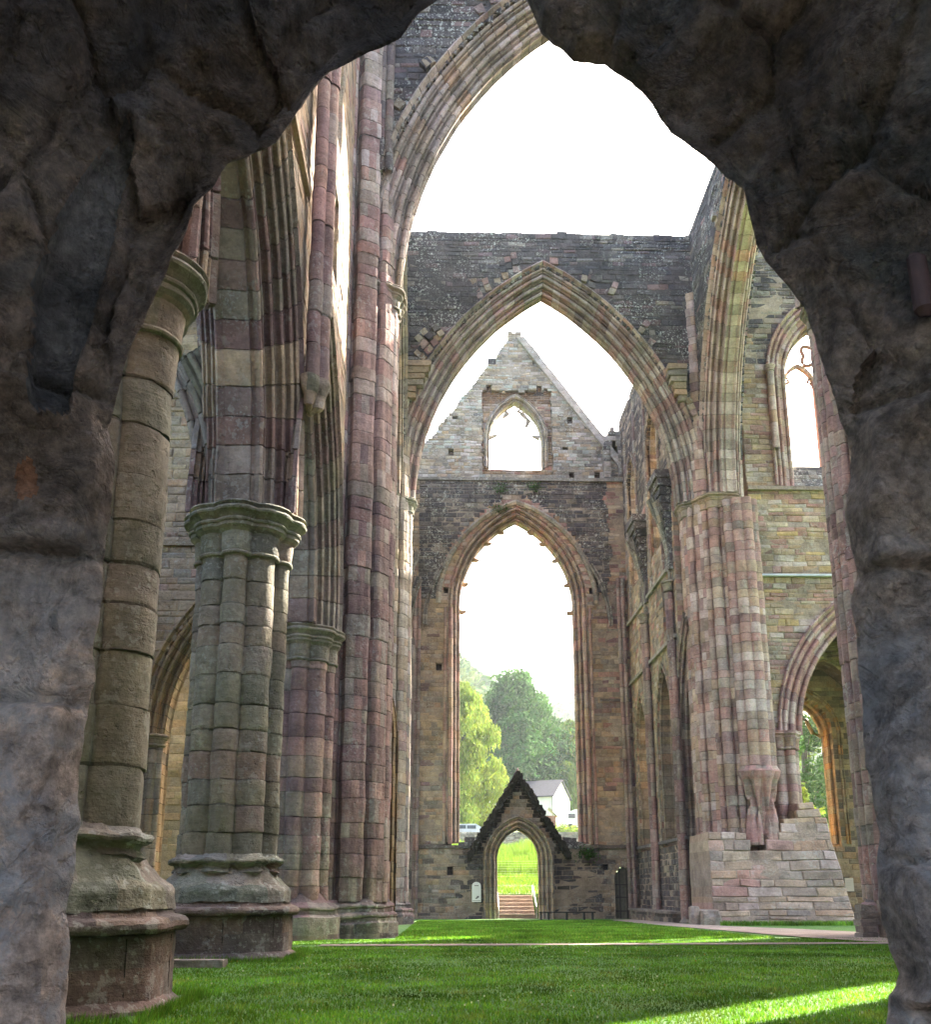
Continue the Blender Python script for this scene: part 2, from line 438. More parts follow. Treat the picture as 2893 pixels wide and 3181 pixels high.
# ------------------------------------------------------------------ north transept arcade (left)
t = thing('transept_arcade', 'tall arcade wall with deep moulded arches above the two clustered piers on the left', 'arcade wall', (-3.13, 15, 0))
PR_ARC = orders([(1.02, .0), (.84, .07), (.66, .18), (.48, .31), (.30, .44), (.0, .60)], .06, 1.62, .06)
mC = lambda u, w_, z: (-3.22 + w_, u, z)
arcs = [Arch(5.2, 2.62, 4.7, 6.75), Arch(11.7, 2.52, 4.6, 6.75), Arch(18.25, 2.68, 4.7, 6.75)]
pal_arc = P_((GREY, 4), (PURP, 4), (BUFF, 2), (GREEN, 1))
for A in arcs:
    b = MB(); sweep_arch(b, mC, A, PR_ARC, pal_arc, 12, chip=.02); b.erode(.012, 1.8, .006, 8); b.build('arch_moulding', M_ash, t)
def sol(u, z):
    for A in arcs:
        if A.inside(u, z, .98): return False
    for c in (5.2, 11.7, 18.25):
        if 14.2 < z < 16.2 and abs(abs(u-c)-.8) < .35: return False
        if z > 17.6 and Arch(c, 1.2, 2.4, 20.2).inside(u, z, 0): return False
    return z < 23.5 + noise.noise(Vector((u*.8, 3, 0)))*1.2
b = MB(); masonry(b, mapXl(-2.46), 2.6, 22.6, 6.8, 24.5, sol, P_((BUFF, 4), (GREY, 3), (PINK, 1)), thick=1.5, ch=(.2, .34))
b.erode(.02, 1.5); b.build('upper_wall', M_rub, t)
b = MB(); b.box((-2.50, 2.6, 12.75), (-2.36, 14.7, 12.92), BUFF[1]); b.erode(.02, 2); b.build('string_course', M_ash, t)
SH3 = [(0, .16, .12), (0, -.16, .12), (.12, 0, .14)]
for y in (8.45, 14.95):
    b = MB(); pier_shaft(b, -2.22, y, SH3, ('c', .12), 9.3, 23, P_((PURP, 3), (PINK, 2), (GREY, 2)), 40, (.45, .7), .02); b.erode(.01, 2); b.build('wall_shaft', M_ash, t)
    b = MB()
    pier_rings(b, -2.25, y, SH3, ('c', .12), [(8.7, -.12), (8.78, -.04), (8.95, -.03), (9.1, .03), (9.2, .06), (9.3, .05), (9.33, 0)], P_((BUFF, 1), (GREEN, 1)), 40); b.erode(.03, 4); b.build('corbel', M_ash, t)

# chapel vault springers behind the piers
PR_RIB = orders([(.42, .0), (.22, .08), (0, .16)], .07, .5)
t = thing('vault_rib', 'broken chapel vault ribs springing from behind the second clustered pier', 'vault ribs', (-6, 15, 6.75))
b = MB(); sweep_arch(b, mapY(14.9), Arch(-6.35, 2.35, 4.2, 6.9), PR_RIB, P_((GREEN, 3), (GREY, 2)), 11); b.erode(.01, 2); b.build('transverse_rib', M_ash, t)
for a_ in (-.62, .62):
    def mm(u, w_, z, a_=a_):
        du = u + 3.6; return (-3.6 + du*math.cos(a_) - w_*math.sin(a_), 14.9 + du*math.sin(a_) + w_*math.cos(a_), z)
    b = MB(); sweep_arch(b, mm, Arch(-6.6, 3.0, 4.0, 6.9), PR_RIB, P_((GREEN, 3), (GREY, 2)), 11, sides=(1,), t1=.5); b.erode(.01, 2); b.build('diagonal_rib', M_ash, t)

# ------------------------------------------------------------------ presbytery wall seen between the piers
t = thing('aisle_wall', 'sunlit buff rubble wall with moulded archway seen between the two clustered piers', 'wall', (-6, 24, 0))
A = Arch(-4.35, 2.65, 4.4, 4.62)
b = MB(); masonry(b, mapY(24), -11.5, -3.2, -.3, 21, lambda u, z: not A.inside(u, z, .38), P_((BUFF, 6), (GREY, 2), (PINK, 1)), ch=(.12, .3), relief=.06)
b.build('wall', M_rub, t)
b = MB(); sweep_arch(b, mapY(24.7), A, orders([(.45, 0), (.3, .12), (.15, .35), (0, .55)], .07, 1.4, .1), P_((BUFF, 4), (GREY, 1)), 18, legs=-.3); b.erode(.02, 2); b.build('arch_moulding', M_aisle, t)
b = MB(); pier_shaft(b, -7.05, 23.9, ringed(4, .12, .1), ('c', .1), -.2, 4.5, P_((BUFF, 3), (GREY, 2)), 48); pier_rings(b, -7.05, 23.9, ringed(4, .12, .1), ('c', .1), cap_prof(4.66, .3, .1), P_((BUFF, 3), (GREY, 2)), 48); b.build('respond', M_ash, t)
b = MB(); b.box((-11.5, 23.88, 9.6), (-3.2, 24.02, 9.75), BUFF[2]); b.build('string_course', M_rub, t)
t = thing('chancel_wall', 'ochre rubble wall with small arched window beyond the archway on the left', 'wall', (-7, 31, 0))
Aw = Arch(-8.55, .45, .9, 4.5)
b = MB(); masonry(b, mapY(31), -12, -3.5, -.4, 12, lambda u, z: True, P_((BUFF, 5), (GREY, 2))); b.build('wall', M_aisle, t)
b = MB(); sweep_arch(b, mapY(31.5), Aw, orders([(.3, 0), (.15, .1), (0, .2)], .05, 1.0), P_((BUFF, 1)), 10, legs=2.2); b.build('window_moulding', M_aisle, t)

# ------------------------------------------------------------------ crossing piers
def resp(n=5, r=.55, sr=.17, a0=-90, a1=90):
    return [(r*math.cos(R(a0+(a1-a0)*k/(n-1))), r*math.sin(R(a0+(a1-a0)*k/(n-1))), sr if k % 2 == 0 else sr*.7) for k in range(n)]
def crossing_pier(label, x, y, pal, mt, face, top=27, extra=None, baseh=.75):
    """face = +1 when the respond of the north/south arches looks towards +X"""
    t = thing('crossing_pier', label, 'pier', (x, y, gz(y)), 'piers of the crossing')
    g = gz(y)
    main = ringed(22, 1.2, .14, R(11)) + ringed(11, 1.1, .24, R(3))
    core = ('c', 1.06)
    b = MB()
    pier_rings(b, x, y, ringed(8, 1.1, .3), ('o', 1.2), [(g-.4, .2), (g+.34, .2), (g+.38, .15), (g+.44, .15)] + roll_prof(g+.50, .12, .05, 5) + [(g+.58, .08), (g+.64, .08)] + roll_prof(g+.70, .05, .045, 5) + [(g+.78, .0), (g+.84, -.05)], P_((PURP, 3), (GREY, 2), (DARK, 2)), 144)
    b.erode(.04, 1.5, .015, 7); b.build('base', mt, t)
    b = MB(); pier_shaft(b, x, y, main, core, g+.78, top, pal, 160, (.3, .55), .035, .01, .01); b.erode(.02, 1.3, .006, 8); b.build('shaft', mt, t)
    rx = x + face*.62
    rs = [(face*a_, b_, c_) for a_, b_, c_ in resp(7, .62, .18)]
    b = MB(); pier_shaft(b, rx, y, rs, ('c', .6), g+.8, 16.0, pal, 112, (.3, .55), .03); b.erode(.015, 1.3, .006, 8); b.build('respond', mt, t)
    b = MB(); pier_rings(b, rx, y, rs, ('c', .66), cap_prof(16.55, .6, .2), P_((GREEN, 2), (GREY, 3)), 112); b.erode(.012, 2); b.build('capital', mt, t)
    return t
tNE = crossing_pier('dark purple clustered crossing pier at the left of the near great arch', -2.58, 23.4, lambda u=0, z=0: g_purp() if z < 10+2*math.sin(u) else g_pale(), M_ash, 1, 24)
# half pier carrying the last arcade arch
b = MB(); pier_shaft(b, -3.2, 21.9, SH_A, ('o', .46), .72, 5.98, g_purp, 128, (.3, .55), .03); b.erode(.015, 1.8); b.build('half_pier', M_ash, tNE)
b = MB(); pier_rings(b, -3.2, 21.9, [], ('o', .70), [(-.3, .3), (.4, .3), (.45, .22), (.52, .22)] + roll_prof(.58, .2, .05, 5) + [(.66, .12), (.75, .02), (.9, -.1)], P_((PURP, 2), (GREY, 2), (DARK, 1)), 96); b.erode(.03, 1.6, .015, 8); b.build('half_base', M_ash, tNE)
b = MB(); pier_rings(b, -3.2, 21.9, SH_A, ('o', .5), cap_prof(6.75, .80, .22), P_((GREEN, 2), (GREY, 2)), 128); b.erode(.02, 2.2, .008, 9); b.build('half_capital', M_ash, tNE)
crossing_pier('slender looking banded crossing pier at the far left, behind the purple pier', -2.62, 37.7, g_far, M_ash, 1, 24)
tNW = crossing_pier('crossing pier at the far right edge, mostly hidden by the dark doorway jamb', 11.4, 23.4, P_((PURP, 2), (GREY, 3), (PINK, 2)), M_ash, -1, 26)
b = MB()
for k in range(5): b.box((9.35+rnd(-.04,.04), 22.2, -.1+k*.15), (9.7+rnd(-.05,.05), 22.6, .04+k*.15), jit(GREY[0]))
b.box((9.75, 21.8, -.3), (11.4, 22.3, .75), jit(GREY[4])); b.erode(.04, 3); b.build('ragged_plinth', M_ash, tNW)
tSW = crossing_pier('broad pink and buff banded crossing pier standing on a rubble footing at the right', 11.25, 37.9, g_sw, M_ashR, -1, 26)
# responds towards the camera and the corbelled wall shaft on it
rs = [(a_, -b_, c_) for b_, a_, c_ in resp(7, .72, .2)]
b = MB(); pier_shaft(b, 11.25, 37.2, rs, ('c', .6), 2.2, 16.0, g_sw, 112, (.28, .5), .03); b.erode(.015, 1.3, .006, 8); b.build('respond', M_ashR, tSW)
b = MB(); pier_rings(b, 11.25, 37.2, rs, ('c', .66), cap_prof(16.55, .6, .2), P_((GREEN, 1), (BUFF, 2)), 112); b.erode(.012, 2); b.build('capital', M_ashR, tSW)
SHc = [(-.52, -.05, .17), (-.2, -.27, .2), (.17, -.29, .22), (.5, -.1, .18), (-.38, -.1, .1), (.36, -.18, .1)]
b = MB(); pier_shaft(b, 11.9, 36.3, SHc, ('c', .4), 5.5, 16.2, g_sw, 72, (.28, .5), .03); b.erode(.012, 1.3); b.build('wall_shaft', M_ashR, tSW)
b = MB(); pier_rings(b, 11.9, 36.3, SHc, ('c', .4), [(2.6, -.36), (3.1, -.3), (4.1, -.17), (4.9, -.03), (5.1, .07), (5.3, .11), (5.42, .03), (5.5, .0)], P_((PINK, 2), (GREY, 1)), 72); b.erode(.02, 2); b.build('corbel', M_ashR, tSW)
b = MB(); pier_shaft(b, 13.3, 37.3, ringed(5, .35, .18), ('c', .3), 1.6, 6.2, g_sw, 80, (.28, .5), .03); pier_rings(b, 13.3, 37.3, ringed(5, .35, .18), ('c', .3), cap_prof(6.95, .7, .16), g_sw, 80); b.erode(.015, 2); b.build('nave_respond', M_ashR, tSW)
# battered rubble footing
def batter(u, w_, z):
    f = max(0, (4.3 - z))/4.6
    return (u + (u-11.4)*.05*f + (max(0, u-12.6)*.42*f), 36.05 - w_ - .62*f*(1 if w_ > -1 else 0), z)
b = MB()
masonry(b, batter, 9.75, 14.0, -.4, 4.3, lambda u, z: z < 3.3 - .9*abs(u-10.4) + noise.noise(Vector((u*1.5, 1, 4)))*.8 or z < 4.3 - 1.1*abs(u-13.4) + noise.noise(Vector((u*2.5, 1, 4)))*.6 or z < 2.4+.5*noise.noise(Vector((u*2, 8, 0))), P_((BUFF, 5), (PINK, 2), (GREY, 5), (PALE, 1)), ch=(.13, .38), ln=(.3, 1.3), relief=.09, thick=2.6)
b.erode(.07, 1.0, .03, 4); b.build('rubble_footing', M_ashR, tSW)

# ------------------------------------------------------------------ crossing arches and tower walls
PR_X = orders([(1.0, .0), (.78, .09), (.52, .26), (.24, .44), (.0, .52)], .09, 1.5, .14)
def dome_pal(A, pal_far, pal_near, lim=.5):
    return lambda u=0, z=0: (pal_near() if A.inside(u, z, 1.28+lim) else pal_far())
def crossing(label, m_front, m_mid, mid, u0, u1, pal_stone, pal_wall, mt_wall, mt_arch, z1=28.9, scars=True, ragged=.25, half=5.42, rise=9.7):
    t = thing('crossing_arch', label, 'arch', m_mid(mid, 0, 16.5), 'great arches of the crossing')
    A = Arch(mid, half, rise, 16.5)
    b = MB(); sweep_arch(b, m_mid, A, PR_X, pal_stone, 26, chip=.02); b.erode(.015, 1.2, .008, 7); b.build('arch_moulding', mt_arch, t)
    b = MB()
    masonry(b, m_front, u0, u1, 16.5, z1+.4, lambda u, z: not A.inside(u, z, .95) and z < z1 - .05 + .12*noise.noise(Vector((u*.5, 7, z1))) , pal_wall, ch=(.12, .3), ln=(.25, .8), relief=.06, thick=1.62, mortar=(.09, .08, .075))
    b.erode(.05, .9, .03, 3)
    u = u0
    while u < u1-.2:
        L = rnd(.15, .5)
        if 1: b.box((u, -1.5, z1-.25), (u+L, rnd(-.05, .03), z1+rnd(-.05, .06)+.14*noise.noise(Vector((u*.9, 1, 2)))), pal_wall(u, z1), m_front)
        u += L+.004
    b.build('wall', mt_wall, t)
    if scars:
        for side in (-1, 1):
            for k in range(17):
                b = MB()
                tt = rnd(.1, .97); r = 1.0 + .22
                for q in range(random.choice((1, 1, 2, 3))):
                    a, z = A.pt(side, tt, r + q*.32); a2, z2 = A.pt(side, tt, r + q*.32 + .26)
                    du, dz = a2-a, z2-z; L = math.hypot(du, dz) or 1; pu, pz = -dz/L*.13, du/L*.13
                    w0 = rnd(.04, .16); c = jit(random.choice(PINK+BUFF+DARK))
                    pts = [(a+pu, z+pz), (a-pu, z-pz), (a2-pu, z2-pz), (a2+pu, z2+pz)]
                    n0 = len(b.v)
                    b.v += [m_front(x, -.1, y) for x, y in pts] + [m_front(x+rnd(-.03, .03), w0+rnd(-.03, .03), y) for x, y in pts]
                    for f in ((4,5,6,7),(0,1,5,4),(1,2,6,5),(2,3,7,6),(3,0,4,7)): b.f.append(tuple(n0+i for i in f)); b.c.append(c)
                b.build('vault_scar', mt_wall, t)
    return t, A
p_dark = P_((DARK, 9), (GREY, 1), (PURP, 1)); p_dark2 = P_((DARK, 8), (GREY, 2), (PINK, 1))
tN, AN = crossing('nearest great pointed arch of the crossing, cut off at the top by the dark doorway', mapY(22.5), mapY(23.25), 4.25, -1.9, 11.3, P_((GREY, 4), (PALE, 3), (BUFF, 2), (PINK, 1)), p_dark, M_dark, M_ash)
tS, AS = crossing('far great pointed arch under a dark lichen spotted wall, framing the gable', mapY(36.9), mapY(37.65), 4.25, -1.9, 11.3, P_((GREY, 4), (PINK, 2), (PALE, 4), (PURP, 1)), p_dark, M_dark, M_ash)
tW, AW = crossing('side great arch on the right, seen edge on with its soffit climbing out of sight', mapXr(10.75), mapXr(11.5), 30.65, 24.4, 37.0, P_((PINK, 2), (PALE, 5), (GREY, 3)), p_dark2, M_dark, M_ashR)
tE, AE = crossing('side great arch on the left, hidden behind the purple pier', mapXl(-1.65), mapXl(-2.4), 30.65, 24.4, 37.0, P_((BUFF, 2), (GREY, 3)), p_dark2, M_dark, M_ash, scars=False)
# vault springer stones beside the far arch and the near arch
for (x, y, z, sgn, T_) in ((-1.45, 36.75, 21.3, 1, tS), (10.05, 36.75, 21.3, -1, tS)):
    b = MB()
    for k in range(6):
        zz = z - .5 + k*.27; L = .25 + .11*k + rnd(-.1, .1)
        b.box((x - (.1 if sgn > 0 else L), y-.1-.05*k, zz), (x + (L if sgn > 0 else .1), y+.2, zz+.25), jit(random.choice(GREY+BUFF)))
    b.erode(.05, 2.5); b.build('vault_springer', M_rub, T_)
# dark clustered shafts at the left edge of the near tower wall
b = MB()
for k in range(3): pier_shaft(b, -1.95+.2*k, 22.45, [], ('c', .12), 19.8, 28, P_((GREY, 2), (DARK, 3), (PURP, 1)), 20, (.4, .7))
b.build('corner_shaft', M_ash, tN)

# ------------------------------------------------------------------ south transept end wall
t = thing('transept_end_wall', 'far gabled end wall with tall empty traceryless window and low doorway', 'wall', (4, 49, gz(49)))
YE = 49.0; gE = gz(YE)
AB = Arch(3.92, 3.02, 4.85, 15.6)           # great window (inner edge)
AG = Arch(3.97, 1.46, 2.35, 25.2)            # gable window
def gable(u, z):
    s_ = 1.09
    zl = 31.7 - (3.95-u)*1.38 if u < 3.95 else 31.6 - (u-4.15)*1.42
    if abs(u-4.0) < .4: zl = 31.75
    return z < zl + .22*noise.noise(Vector((z*2.1, u*.5, 9)))*(.8 if u < 4 else .1)
DW = Arch(3.78, 1.02, 1.45, 2.45)
SD = Arch(8.98, .44, .62, 1.55)
HOLES = [(1.4, 17.2), (2.2, 29), (-.3, 22.3)]
hs = [(2.75, 29.9), (5.1, 29.8), (2.5, 28.3), (5.3, 28.2), (.6, 26.4), (7.0, 26.3), (.4, 24.3), (6.7, 24.6), (7.0, 23.0), (8.4, 23.0), (.2, 3.4), (.4, 1.9), (8.1, 2.2), (-.2, 12.2), (7.9, 16.4), (.2, 16.4), (7.6, 8.5)]
def sol(u, z):
    if AB.inside(u, z, .62) and z > 3.2: return False
    if 2.15+.12*noise.noise(Vector((0, 0, z*3))) < u < 5.95+.12*noise.noise(Vector((4, 0, z*3))) and 23.0 < z < 28.05 + .35*noise.noise(Vector((u*2.2, 1, 0))): return False
    if z > 25.6 and z < 27.9 and AG.inside(u, z, .35+.2*noise.noise(Vector((u*3, z*3, 2)))) and z > 26.9: return False
    if 2.62 < u < 4.95 and z < 3.4: return False
    if SD.inside(u, z, 0): return False
    for hx, hz in hs:
        if abs(u-hx) < .13 and abs(z-hz) < .16: return False
    if z > 22.6: return gable(u, z)
    if 3.0 < z and -.0 < u < .0: return False
    return True
def palE(u=0, z=0):
    n_ = noise.noise(Vector((u*.25, z*.25, 3)))
    if z < 3.1:
        if .6+n_ < u < 2.6 or 5.0 < u < 7.7+n_: return jit(random.choice(DARK+DARK+[(.06, .055, .045)]))
        return jit(random.choice(GREY+BUFF[2:4]+DARK[3:4]))
    if z > 22.6: return jit(random.choice(PALE+BUFF+GREY+[(.36, .38, .34), (.42, .44, .40)]))
    if z > 15.8 + n_ and AB.inside(u, z, 1.75): return jit(random.choice(BUFF+PALE+PINK))
    if u > 8.3 and z > 6: return jit(random.choice(PINK+GREY+PURP+BUFF))
    return jit(random.choice(BUFF[:4]+GREY+[(.36, .30, .21), (.31, .27, .20)]+PURP[3:]))
upper = lambda u, z: z > 16.2 + .8*noise.noise(Vector((u*.6, 0, 0))) and not AB.inside(u, z, 1.2) and -1.3 < u < 8.9 - .4*noise.noise(Vector((z, 0, 0)))
b = MB(); masonry(b, mapY(YE-.012), -1.9, 10.8, 15, 22.6, lambda u, z: sol(u, z) and upper(u, z), P_((DARK, 8), (GREY, 1)), ch=(.12, .28), ln=(.25, .8), relief=.07, thick=1.45); b.erode(.04, .9, .025, 3); b.build('upper_wall', M_dark, t)
b = MB(); masonry(b, mapY(YE), -1.9, 10.8, gE-.3, 22.6, lambda u, z: sol(u, z) and not (upper(u+.12, z-.15) and upper(u-.12, z-.15)), palE, ch=(.14, .3), ln=(.25, .8), relief=.05, thick=1.5)
b.erode(.05, .9, .025, 3); b.build('wall', M_rub, t)
b = MB(); masonry(b, mapY(YE+.15), -1.9, 9.75, 22.6, 32, sol, palE, ch=(.1, .22), ln=(.2, .6), relief=.05, thick=.5)
b.erode(.04, .9, .025, 3); b.build('gable', M_lich, t)
b = MB(); masonry(b, mapY(YE+.42), 1.8, 6.3, 22.7, 28.4, lambda u, z: not (AG.inside(u, z, .1) and z > 23.45), lambda u, z: jit(random.choice([(.22, .15, .10), (.17, .12, .09)] if z > 27.4 else BUFF+PALE+PINK[:1])), ch=(.12, .24), ln=(.2, .6), relief=.09, thick=.8); b.erode(.03, 1.5, .02, 4); b.build('window_recess', M_rub, t)
b = MB(); sweep_arch(b, mapY(YE+.75), AB, orders([(.66, .0), (.42, .16), (.18, .42), (.0, .7)], .075, 1.6, .0), P_((PINK, 2), (BUFF, 3), (GREY, 5)), 26, legs=3.3, ch=.5); b.erode(.012, 1.5); b.build('window_moulding', M_ashR, t)
AHd = Arch(3.92, 4.05, 5.6, 15.6)
b = MB(); sweep_arch(b, mapY(YE-.0), AHd, [(-.02, .0, 0), (-.02, .14, 0), (.12, .2, 0), (.24, .1, 0), (.26, .0, 0)], P_((GREY, 2), (BUFF, 1)), 30); b.erode(.012, 1.5); b.build('hood_mould', M_lich, t)
b = MB()                                    # stumps of the lost tracery
for side in (-1, 1):
    for tt in (-.03, .22, .47, .66, .82):
        u, z = AB.pt(side, max(tt, 0), 0); z += min(tt, 0)*8
        for k in range(3):
            b.tube([(u+side*.12, YE+.75, z+.1), (u-side*rnd(.05, .2), YE+.75, z-.04), (u-side*rnd(.22, .34), YE+.75, z+rnd(-.12, .1))], [.16, .12, .06], jit(BUFF[0]), 6)
b.erode(.05, 3); b.build('tracery_stump', M_ashR, t)
b = MB(); sweep_arch(b, mapY(YE+.7), AG, orders([(.3, 0), (.14, .2), (0, .4)], .05, 1.1), P_((PALE, 2), (BUFF, 2)), 14, legs=23.5, ch=.3)
for (u, z, du, dz) in ((2.62, 25.5, .32, .1), (5.22, 25.5, -.3, .1), (4.35, 26.95, .5, -.55), (3.5, 26.9, -.2, -.25), (4.7, 26.4, -.1, -.3)):
    b.tube([(u-du*.4, YE+.7, z-dz*.3), (u, YE+.7, z), (u+du, YE+.7, z+dz)], [.17, .13, .08], jit(PALE[1]), 7)
b.erode(.03, 3); b.build('gable_window_moulding', M_lich, t)
b = MB()                                    # gable coping on the right slope
for k in range(13):
    za, zb = 31.35-.66*k, 31.35-.66*(k+1)+.015; ua, ub = 4.15 + (31.6-za)/1.42, 4.15 + (31.6-zb)/1.42; j_ = rnd(0, .05); c_ = jit(PALE[1]); n = len(b.v)
    for y in (YE-.05, YE+1.35): b.v += [(ua-.22, y, za-.1), (ua+.14+j_, y, za+.02), (ub+.14+j_, y, zb+.02), (ub-.22, y, zb-.1)]
    for f in ((0,1,2,3),(7,6,5,4),(0,4,5,1),(1,5,6,2),(2,6,7,3),(3,7,4,0)): b.f.append(tuple(n+i for i in f)); b.c.append(c_)
b.build('coping', M_lich, t)
b = MB(); b.box((-1.9, YE-.14, 22.55), (9.7, YE+.02, 22.72), jit(GREY[0])); b.erode(.04, 2); b.build('string_course', M_lich, t)
b = MB(); b.box((-1.9, YE-.12, 3.02), (.95, YE+.02, 3.16), DARK[3]); b.box((6.9, YE-.12, 3.02), (9.75, YE+.02, 3.16), DARK[3]); b.box((8.1, YE-.08, 10.4), (9.7, YE+.02, 10.55), DARK[3]); b.erode(.02, 2); b.build('string_course', M_rub, t)
b = MB()                                    # wall shafts beside the great window
for x in (.42, .12, 7.42, 7.72): pier_shaft(b, x, YE-.02, [], ('c', .11 if x in (.42, 7.42) else .08), 3.2, 15.4, P_((PINK, 2), (BUFF, 2), (GREY, 1)), 16, (.6, 1.0))
b.build('jamb_shaft', M_ashR, t)
for ux in (-1.35, 9.35):
    b = MB(); pier_shaft(b, ux, YE-.12, [(-.12, -.1, .1), (.12, -.1, .1)], ('c', .12), gE, 17, P_((PURP, 2), (GREY, 3), (PINK, 1)), 24, (.4, .8)); b.build('corner_shaft', M_ash, t)
b = MB()                                    # broken wall rib running round the hood
Arb = Arch(3.92, 4.75, 5.9, 14.4)
sweep_arch(b, mapY(YE-.15), Arb, orders([(.22, 0), (0, .1)], .05, .35), P_((GREY, 2), (DARK, 1)), 30, t1=.42); b.erode(.03, 2); b.build('wall_rib', M_lich, t)
# plants on the wall head
M_ivy = leaf_mat('wall_plant', (.05, .11, .03))
b = MB()
for (cx, cz) in ((3.1, 22.1), (4.9, 22.2), (3.0, 20.9), (7.1, 2.8), (7.4, 2.75)):
    for k in range(160):
        p = Vector((cx+random.gauss(0, .22), YE-.1-abs(random.gauss(0, .08)), cz+random.gauss(0, .16))); a = Vector((rnd(-1, 1), rnd(-1, 1), rnd(-1, 1)))*.06; c_ = a.orthogonal()*.7
        b.quad([tuple(p-a), tuple(p+c_), tuple(p+a)], (rnd(.7, 1.3),)*3)
b.build('wall_plant', M_ivy, t, 0)

# turret at the right of the gable
b = MB()
for hx, hz in hs: b.box((hx-.3, YE+.4, hz-.3), (hx+.3, YE+.7, hz+.3), DARK[0])
b.build('hole_backing', M_rub, t)
t2 = thing('stair_turret', 'broken stair turret with small lancet opening at the right of the far gable', 'turret', (9.9, 49, 22.7))
b = MB(); masonry(b, mapY(YE-.05), 8.75, 11.0, 22.6, 26.6, lambda u, z: not (Arch(9.35, .16, .3, 24.6).inside(u, z, 0) and z > 23.1) and z < 25.3 + .55*(u-8.75) + .2*math.sin(u*9), P_((GREY, 3), (DARK, 3), (PALE, 1)), thick=2.0, relief=.05); b.erode(.03, 1.5); b.build('wall', M_lich, t2)

# gabled porch and doorway
t = thing('gabled_doorway', 'low pointed doorway under a steep ruined stone gable in front of the tall window', 'doorway', (3.8, 48.8, gE))
def solg(u, z):
    if DW.inside(u, z, .5): return False
    if u < 2.05 and z < 2.9: return False
    if u > 5.6 and z < 2.9: return False
    return z < 6.55 - 1.62*abs(u-3.82)
def palG(u=0, z=0):
    if z > 6.0 - 1.62*abs(u-3.82): return jit(random.choice([(.035, .03, .025), (.05, .045, .035), (.045, .035, .03)]))
    return jit(random.choice(GREY+BUFF[2:4]))
b = MB(); masonry(b, mapY(48.86), 1.2, 6.6, gE-.2, 6.9, solg, palG, ch=(.1, .22), ln=(.2, .55), relief=.06, thick=1.2); b.erode(.02, 2); b.build('gable_wall', M_rub, t)
b = MB(); sweep_arch(b, mapY(49.3), DW, orders([(.55, .0), (.32, .12), (.12, .42), (0, .6)], .06, 1.3, .1), P_((BUFF, 3), (GREY, 3)), 15, legs=gE, ch=.35); b.erode(.012, 2); b.build('arch_moulding', M_rub, t)
M_moss = simple('dark_moss', (.028, .024, .016), .95, 12, .08, .5)
b = MB()                                    # jagged dark roof stub along both slopes
for side in (-1, 1):
    for k in range(420):
        f = k/420; u = 3.82 + side*(.03+2.45*f); z = 6.6 - 1.62*2.45*f + rnd(-.22, .16)
        s_ = rnd(.04, .10); b.box((u-s_, 48.55+rnd(-.08, .1), z-s_), (u+s_, 49.4, z+s_*.8), (rnd(.6, 1.3),)*3)
b.erode(.06, 5); b.build('roof_stub', M_moss, t)
b = MB(); b.tube([(3.82, 49, 6.5), (3.82, 49, 6.75), (3.82, 49, 7.0)], [.22, .14, .02], GREY[0], 8); b.build('finial', M_rub, t)
b = MB()
for x0, x1 in ((.85, 1.95), (5.75, 7.0)): b.box((x0, 48.9, 3.0), (x1, 50, 3.32), jit(DARK[1])); b.box((x0+.3, 48.95, 3.3), (x1-.3, 50, 3.55), jit(DARK[3]))
b.erode(.06, 2.5); b.build('sill_stone', M_lich, t)

# small plank door
t = thing('wooden_door', 'small arched plank door with dark iron bars in the far right corner', 'door', (8.98, 49, gE))
M_wood = simple('old_oak', (.11, .10, .075), .8, 14, .01); M_iron = simple('iron', (.03, .022, .02), .6, 20, .004, .3)
b = MB()
for k in range(5):
    x0 = 8.55 + k*.172; top = SD.zs + math.sqrt(max(0, SD.R**2 - (abs(x0+.086-8.98)-SD.c)**2))
    b.box((x0+.004, 49.18, gE), (x0+.168, 49.24, top-.02), (1, 1, 1))
b.build('planks', M_wood, t)
b = MB()
for z in (.35, 1.0, 1.6): b.box((8.55, 49.15, gE+z), (9.42, 49.182, gE+z+.045), W1)
for x in (8.77, 9.12): b.box((x, 49.13, gE+.02), (x+.04, 49.152, 2.0), W1)
b.build('iron_bar', M_iron, t)
b = MB(); b.tube([(8.66, 49.12, .75), (8.66, 49.05, .78), (8.66, 49.05, .62), (8.66, 49.12, .6)], .018, W1, 6); b.build('handle', M_iron, t)
b = MB(); sweep_arch(b, mapY(49.12), SD, [(.22, .14, 0), (.02, .16, 0), (0, .1, 0), (0, -.15, 0), (.1, -.16, 0)], P_((GREY, 2), (BUFF, 1)), 9, legs=gE, ch=.35); b.build('door_surround', M_rub, t)

# ------------------------------------------------------------------ south transept west wall (right)
t = thing('transept_side_wall', 'tall side wall at the right with narrow blind arches, black slit openings and broken vault ribs', 'wall', (9.7, 43.5, gz(43)))
XW = 9.75
w1, w2 = Arch(46.9, 1.15, 2.6, 7.6), Arch(41.9, 1.35, 2.8, 7.7)
op3 = Arch(37.6, 1.55, 4.2, 6.7)
c1, c2 = Arch(46.9, .95, 1.9, 21.0), Arch(41.9, 1.05, 2.0, 21.0)
def sol(u, z):
    for A in (w1, w2):
        if A.inside(u, z, .12) and z > 2.9: return False
    if op3.inside(u, z, .5): return False
    for A in (c1, c2):
        if A.inside(u, z, .1) and z > 16.0: return False
    for y0 in (45.9, 40.9):
        if abs(u-y0) < .28 and 11.8 < z < 14.2: return False
    return z < 26.3 + .6*noise.noise(Vector((u, 0, 0)))
def palW(u, z):
    if z < 2.9: return jit(random.choice(DARK+DARK+GREY[:2]))
    if z > 19: return jit(random.choice(DARK*3+GREY))
    return jit(random.choice(BUFF+GREY+PINK[:2]+PALE[:1]))
